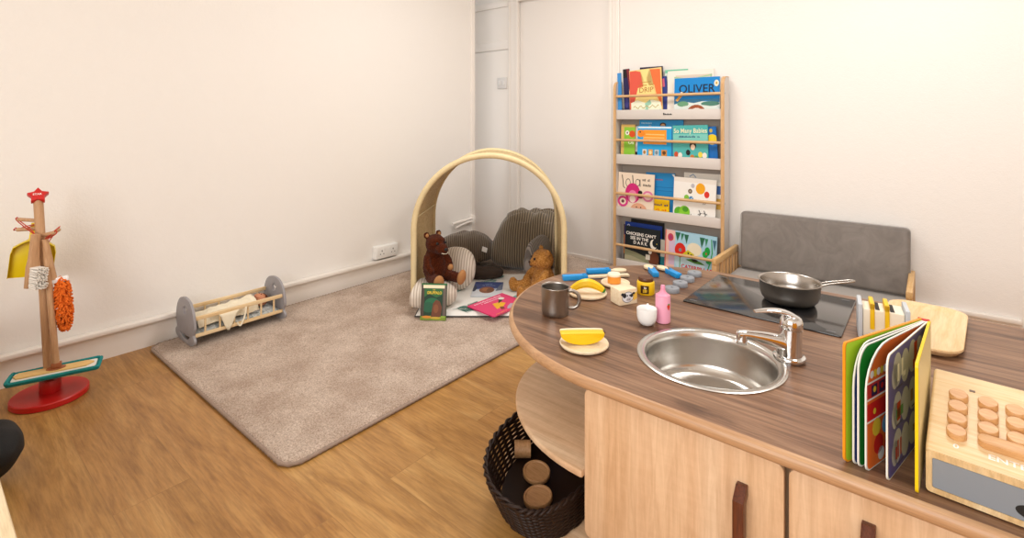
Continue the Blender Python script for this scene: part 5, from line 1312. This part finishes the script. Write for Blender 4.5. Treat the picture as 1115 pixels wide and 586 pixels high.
# corduroy cushion behind the teddy
sc_ = thing('side_cushion', 'grey-brown ribbed cushion propped against the right side of the reed arch behind the teddy', 'cushion', W(.305, .385, .034), R(92))
def sf(q, x, y, z):
    r = Vector((q.x, q.y * (1 - .55 * max(0, z)), .16 + q.z)); r += Vector((x, y, z)) * .012 * noise.noise((q.x * 8, q.z * 8, 3)); r.z = max(.012, r.z); return r
blob(.125, .055, .150, .62, sf).build('cover', 'cordz', sc_, rot=(R(0), 0, 0), smooth=180)
# dark fleece cushion
df = thing('fleece_cushion', 'small flat dark brown fleece cushion on the mat beside the bear', 'cushion', (-2.33, 2.50, .042), R(40))
blob(.15, .085, .032, .7, lambda q, x, y, z: Vector((q.x, q.y, max(.005, .034 + q.z + .006 * noise.noise((q.x * 20, q.y * 20, 2)))))).build('cover', 'darkfuzz', df, smooth=180)
# cream striped cushions under and behind the bear
s1 = thing('striped_cushion', 'cream striped cotton cushion under the brown plush bear', 'cushion', (-2.222, 1.957, .0435), RZ + R(5), group=None)
_lg = Matrix.Rotation(-(RZ + R(5)), 2) @ (Vector(W(-.433, .01)).xy - Vector((-2.222, 1.957)))
LEGN = _lg.normalized(); LEGD = _lg.length - .021
def s1f(q, x, y, z):
    r = Vector((q.x, q.y, .062 + q.z)); r += Vector((x, y, z)) * .010 * noise.noise((q.x * 9, q.y * 9, 7)); r.z = max(.0, r.z)
    ex_ = r.x * LEGN[0] + r.y * LEGN[1] - LEGD          # pressed flat against the foot of the arch
    if ex_ > 0: r.x -= LEGN[0] * ex_; r.y -= LEGN[1] * ex_
    return r
blob(.155, .135, .064, .72, s1f).build('cover', 'cream stripe', s1, smooth=180)
s2 = thing('striped_cushion', 'round cream striped cotton cushion standing upright behind the brown plush bear', 'cushion', (-2.295, 2.235, .0455), RZ + R(-12))
blob(.125, .055, .125, .85, lambda q, x, y, z: Vector((q.x, q.y + .03 * z, .125 + q.z))).build('cover', 'cream stripe', s2, smooth=180)

# plain brown plush bear
pb = thing('plush_bear', 'dark brown plush bear with pale feet sitting on the cream striped cushion', 'soft toy', (-2.236, 2.006, .163), R(-8))
# local frame: faces +x, z up
b_ = MB()
b_.ell((0, 0, .075), (.066, .07, .086)); b_.ell((.012, 0, .06), (.062, .068, .062)); b_.ell((-.004, 0, .145), (.048, .054, .05))
b_.ell((.008, 0, .212), (.062, .056, .058)); b_.ell((.062, 0, .196), (.048, .038, .033)); b_.ell((.096, 0, .192), (.018, .026, .020)); b_.ell((.03, 0, .240), (.038, .042, .022))
for s in (-1, 1):
    b_.ell((-.024, .042 * s, .264), (.011, .019, .021))
    for i in range(7): q = i / 6; b_.ell((.010 + .045 * q + (.0 if s > 0 else .0), s * (.058 + .016 * math.sin(q * 2.6)), .142 - .062 * q), (.022 - .002 * q,) * 3, seg=14)
    for i in range(7): q = i / 6; b_.ell((.03 + .105 * q, s * (.046 + .030 * q), .034 - .006 * q), (.035 - .006 * q, .033 - .005 * q, .033 - .004 * q), seg=14)
fuse(b_, .0055, 4, .0030, 140).build('body', 'brownfur', pb, smooth=180)
for s in (-1, 1):
    m = MB(); m.ell((.155, s * .078, .036), (.022, .030, .046), (0, R(14), R(14 * s))); fuse(m, .005, 3).build('foot', 'tanfelt', pb, smooth=180)
    m = MB(); m.ell((.062, s * .066, .076), (.018, .018, .021)); m.build('paw', 'tanfelt' if s > 0 else 'brownfur', pb, smooth=60)
    m = MB(); m.ell((.0665, s * .0275, .2285), (.0075, .0075, .0080)); m.build('eye', 'black', pb, smooth=60)
m = MB(); m.ell((.112, 0, .199), (.008, .012, .009)); m.build('nose', 'black', pb, smooth=60)
m = MB(); m.tube(spl([(.101, -.022, .179), (.112, -.008, .176), (.112, .008, .176), (.101, .022, .179)], 4), .0016, 6); m.build('mouth', 'cream', pb, smooth=60)
for s in (-1, 1):
    m = MB(); m.ell((-.0145, .042 * s, .263), (.006, .011, .012)); m.build('inner_ear', 'tanfelt', pb, smooth=60)
# golden teddy
gt = thing('teddy_bear', 'small golden teddy bear slumped against the right side of the reed arch', 'soft toy', W(.325, .165, .046), R(-125)); gt.scale = (1.16, 1.16, 1.16)
b_ = MB()
b_.ell((0, 0, .07), (.058, .066, .078)); b_.ell((.01, 0, .055), (.058, .062, .055)); b_.ell((.006, 0, .178), (.056, .060, .054)); b_.ell((.052, .0, .166), (.026, .027, .022)); b_.ell((0, 0, .125), (.036, .04, .03))
for s in (-1, 1):
    b_.ell((-.004, .052 * s, .222), (.011, .020, .020))
    for i in range(6): q = i / 5; b_.ell((.012 + .06 * q, s * (.062 + .016 * math.sin(q * 3)), .115 - .05 * q), (.024 - .003 * q,) * 3, seg=14)
    for i in range(7): q = i / 6; b_.ell((.03 + .11 * q, s * (.040 + .030 * q), .034 - .004 * q), (.031 - .003 * q,) * 3, seg=14)
    b_.ell((.146, s * .074, .042), (.022, .026, .034))
fuse(b_, .0055, 3, .0042, 110).build('body', 'goldfur', gt, smooth=180)
for s in (-1, 1):
    m = MB(); m.ell((.058, s * .024, .190), (.006, .006, .0065)); m.build('eye', 'black', gt, smooth=60)
m = MB(); m.ell((.078, 0, .170), (.006, .009, .007)); m.build('nose', plain('teddy nose', '3A2416', .5), gt, smooth=60)
m = MB(); m.tube([(.078, 0, .164), (.077, 0, .155)], .0014, 6); m.tube(spl([(.068, -.014, .152), (.075, -.005, .150), (.075, .005, .150), (.068, .014, .152)], 4), .0014, 6); m.build('mouth', plain('teddy stitch', '3A2416', .6), gt, smooth=60)

# books on the floor
tree = [('r', 0, 0, 1, 1, '123A26'), ('p', [(0, .55), (.3, .72), (.6, .62), (1, .75), (1, 1), (0, 1)], '2C6A34'), ('e', .45, .45, .3, .16, '1F6A44'), ('e', .3, .35, .25, .14, '1E5A3E'), ('r', 0, .04, .13, .95, '4A3E34'), ('r', .85, .04, 1, .95, '5C5048'), ('r', .90, .04, .95, .95, '6E6258'),
    ('p', [(0, 0), (1, 0), (1, .13), (.7, .09), (.4, .13), (.15, .10), (0, .12)], '7A8E2E'), ('e', .25, .09, .18, .035, 'D88A2E'), ('e', .6, .07, .2, .03, 'C8A83A'), ('e', .85, .10, .12, .03, '8AA838'), ('p', [(.42, .10), (.80, .10), (.83, .36), (.74, .52), (.6, .56), (.48, .46)], '6E3E26'), ('e', .60, .32, .10, .12, '86502F'), ('r', .08, .87, .92, .96, 'F2EBC8'),
    ('t', 'THE', .50, .825, .045, 1, .02, 'E8C83A'), ('t', 'GRUFFALO', .52, .745, .105, .82, .03, 'E8C83A')]
def cover_out(o): return o
g = book('storybook', 'dark green picture book with a yellow title, standing upright against the striped cushion', .140, .190, .010, '2E5A2A', tree, W(-.290, -.190, .0215), rot=(-R(11), 0, RZ - R(4)), cat='book')
bear_ = [('r', 0, .42, 1, 1, '2A3F7E'), ('p', [(0, .42), (.25, .5), (.5, .44), (.8, .55), (1, .45), (1, .3), (0, .3)], 'B8C2D2'), ('r', 0, 0, 1, .42, 'D8DCE2'), ('e', .48, .42, .26, .22, '8A5230'), ('e', .42, .46, .10, .11, 'A86A3C'), ('e', .6, .40, .12, .14, '74421F'), ('p', [(.78, .35), (.98, .42), (.98, .92), (.88, .75)], '6A7488'), ('e', .05, .5, .07, .2, '25304A'), ('s', .38, .64, .84, .07, '7E92C8'), ('s', .30, .72, .73, .05, 'A8B4DA')]
book('storybook', 'blue and white snowy picture book lying flat on the mat beside the bear', .180, .265, .006, 'C8CED8', bear_, (-2.035, 2.225, .0515), rot=(-R(90), 0, R(37)), cat='book')
pnk = [('r', 0, 0, 1, 1, 'E23A70'), ('s', .12, .9, .90, .06, 'F8D2DC'), ('s', .25, .8, .80, .06, 'F8D2DC'), ('p', [(.3, .28), (.42, .62), (.6, .58), (.66, .42), (.5, .30)], 'EDB21E'), ('p', [(.34, .18), (.42, .34), (.48, .3), (.44, .16)], '7A3A1E'), ('p', [(.52, .52), (.68, .72), (.82, .74), (.7, .6)], '3A2A1E'), ('e', .76, .72, .07, .08, 'EDE6DA'), ('p', [(.45, .1), (.62, .06), (.82, .2), (.7, .3), (.55, .22)], 'B8A8B4'), ('s', .1, .4, .06, .05, 'F0A040')]
book('storybook', 'bright pink picture book lying tilted on the front edge of the leaf-print mat', .285, .205, .006, 'D8326A', pnk, (-1.785, 2.165, .0515), rot=(-R(88), 0, R(88)), cat='book')

# ================================================================== LEFT FOREGROUND
lt = thing('low_table', 'pale wooden low tabletop cut off at the bottom left of the view', 'table', (-1.95, -.25, 0))
MB().box(-.62, .95, -.5, .373, .425, .45, 0, .006).build('table_top', 'boardwood', lt)
for x in (-.56, .89):
    for y in (-.44, .31): MB().box(x - .022, x + .022, y - .022, y + .022, 0, .4245, 0, .004).build('leg', 'beechz', lt)
bg = thing('black_bag', 'rounded black fabric bag on the floor at the left edge beyond the pale table', 'bag', (-2.205, .17, 0))
def bgf(q, x, y, z): r = Vector((q.x * (1.0 - .45 * (z < 0) * abs(z)), q.y * (1 - .45 * (z < 0) * abs(z)), (.090 + q.z) * .95)); return r + Vector((x, y, z)) * .004 * noise.noise((q.x * 20, q.y * 20, q.z * 20))
blob(.112, .09, .094, .85, bgf).build('bag_body', 'blackfab', bg, smooth=180)
MB().tube(spl([(-.05, 0, .185), (-.04, 0, .225), (0, 0, .24), (.03, 0, .222), (.04, 0, .188)], 5), .006, 8).build('strap', 'blackfab', bg, loc=(-.05, -.01, -.01), smooth=60)

# ================================================================== ADDED FILL LAMPS, DAYLIGHT AND CAMERA
def area(name, loc, rot, sx, sy, power, col=(1, 1, 1), spread=180):
    l = bpy.data.lights.new(name, 'AREA'); l.shape = 'RECTANGLE'; l.size = sx; l.size_y = sy; l.energy = power; l.color = col; l.spread = R(spread)
    o = bpy.data.objects.new(name, l); COL.objects.link(o); o.location = loc; o.rotation_euler = rot; return o
for i, (x, y) in enumerate(((-1.55, 2.05), (.1, 2.2))):  # out-of-view panels and lamps added to brighten the back and left walls
    t = thing('added_ceiling_light', ('added fill light panel on the unseen ceiling over the rug', 'added fill light panel on the unseen ceiling over the counter')[i], 'added fill light', (x, y, ZC))
    m = MB(); m.box(-.3, .3, -.3, .3, -.03, 0, 0, .004); m.build('housing', 'white', t)
    area('fill_lamp', (x, y, ZC - .035), (0, 0, 0), .55, .55, (19, 22)[i], (1, .99, .972))
area('daylight', (-.3, -1.66, 1.5), (PI / 2, 0, 0), 2.2, 1.25, 62, (1, .99, .98))
wd = bpy.data.worlds.new('sky'); SC.world = wd; wd.use_nodes = True
bgn = wd.node_tree.nodes['Background']; bgn.inputs['Color'].default_value = (.9, .95, 1, 1); bgn.inputs['Strength'].default_value = 1.0

cam = bpy.data.cameras.new('camera'); cam.sensor_fit = 'HORIZONTAL'; cam.sensor_width = 36
cam.lens = 554.55 / 1115 * 36; cam.shift_y = -(293 - 130.18) / 1115; cam.clip_start = .02
co = bpy.data.objects.new('camera', cam); COL.objects.link(co)
co.location = (0, 0, 1.1); co.rotation_euler = (PI / 2, 0, .68908); SC.camera = co
SC.view_settings.view_transform = 'Standard'; SC.view_settings.look = 'None'; SC.view_settings.gamma = 1; SC.view_settings.exposure = 0
SC.view_settings.use_curve_mapping = False
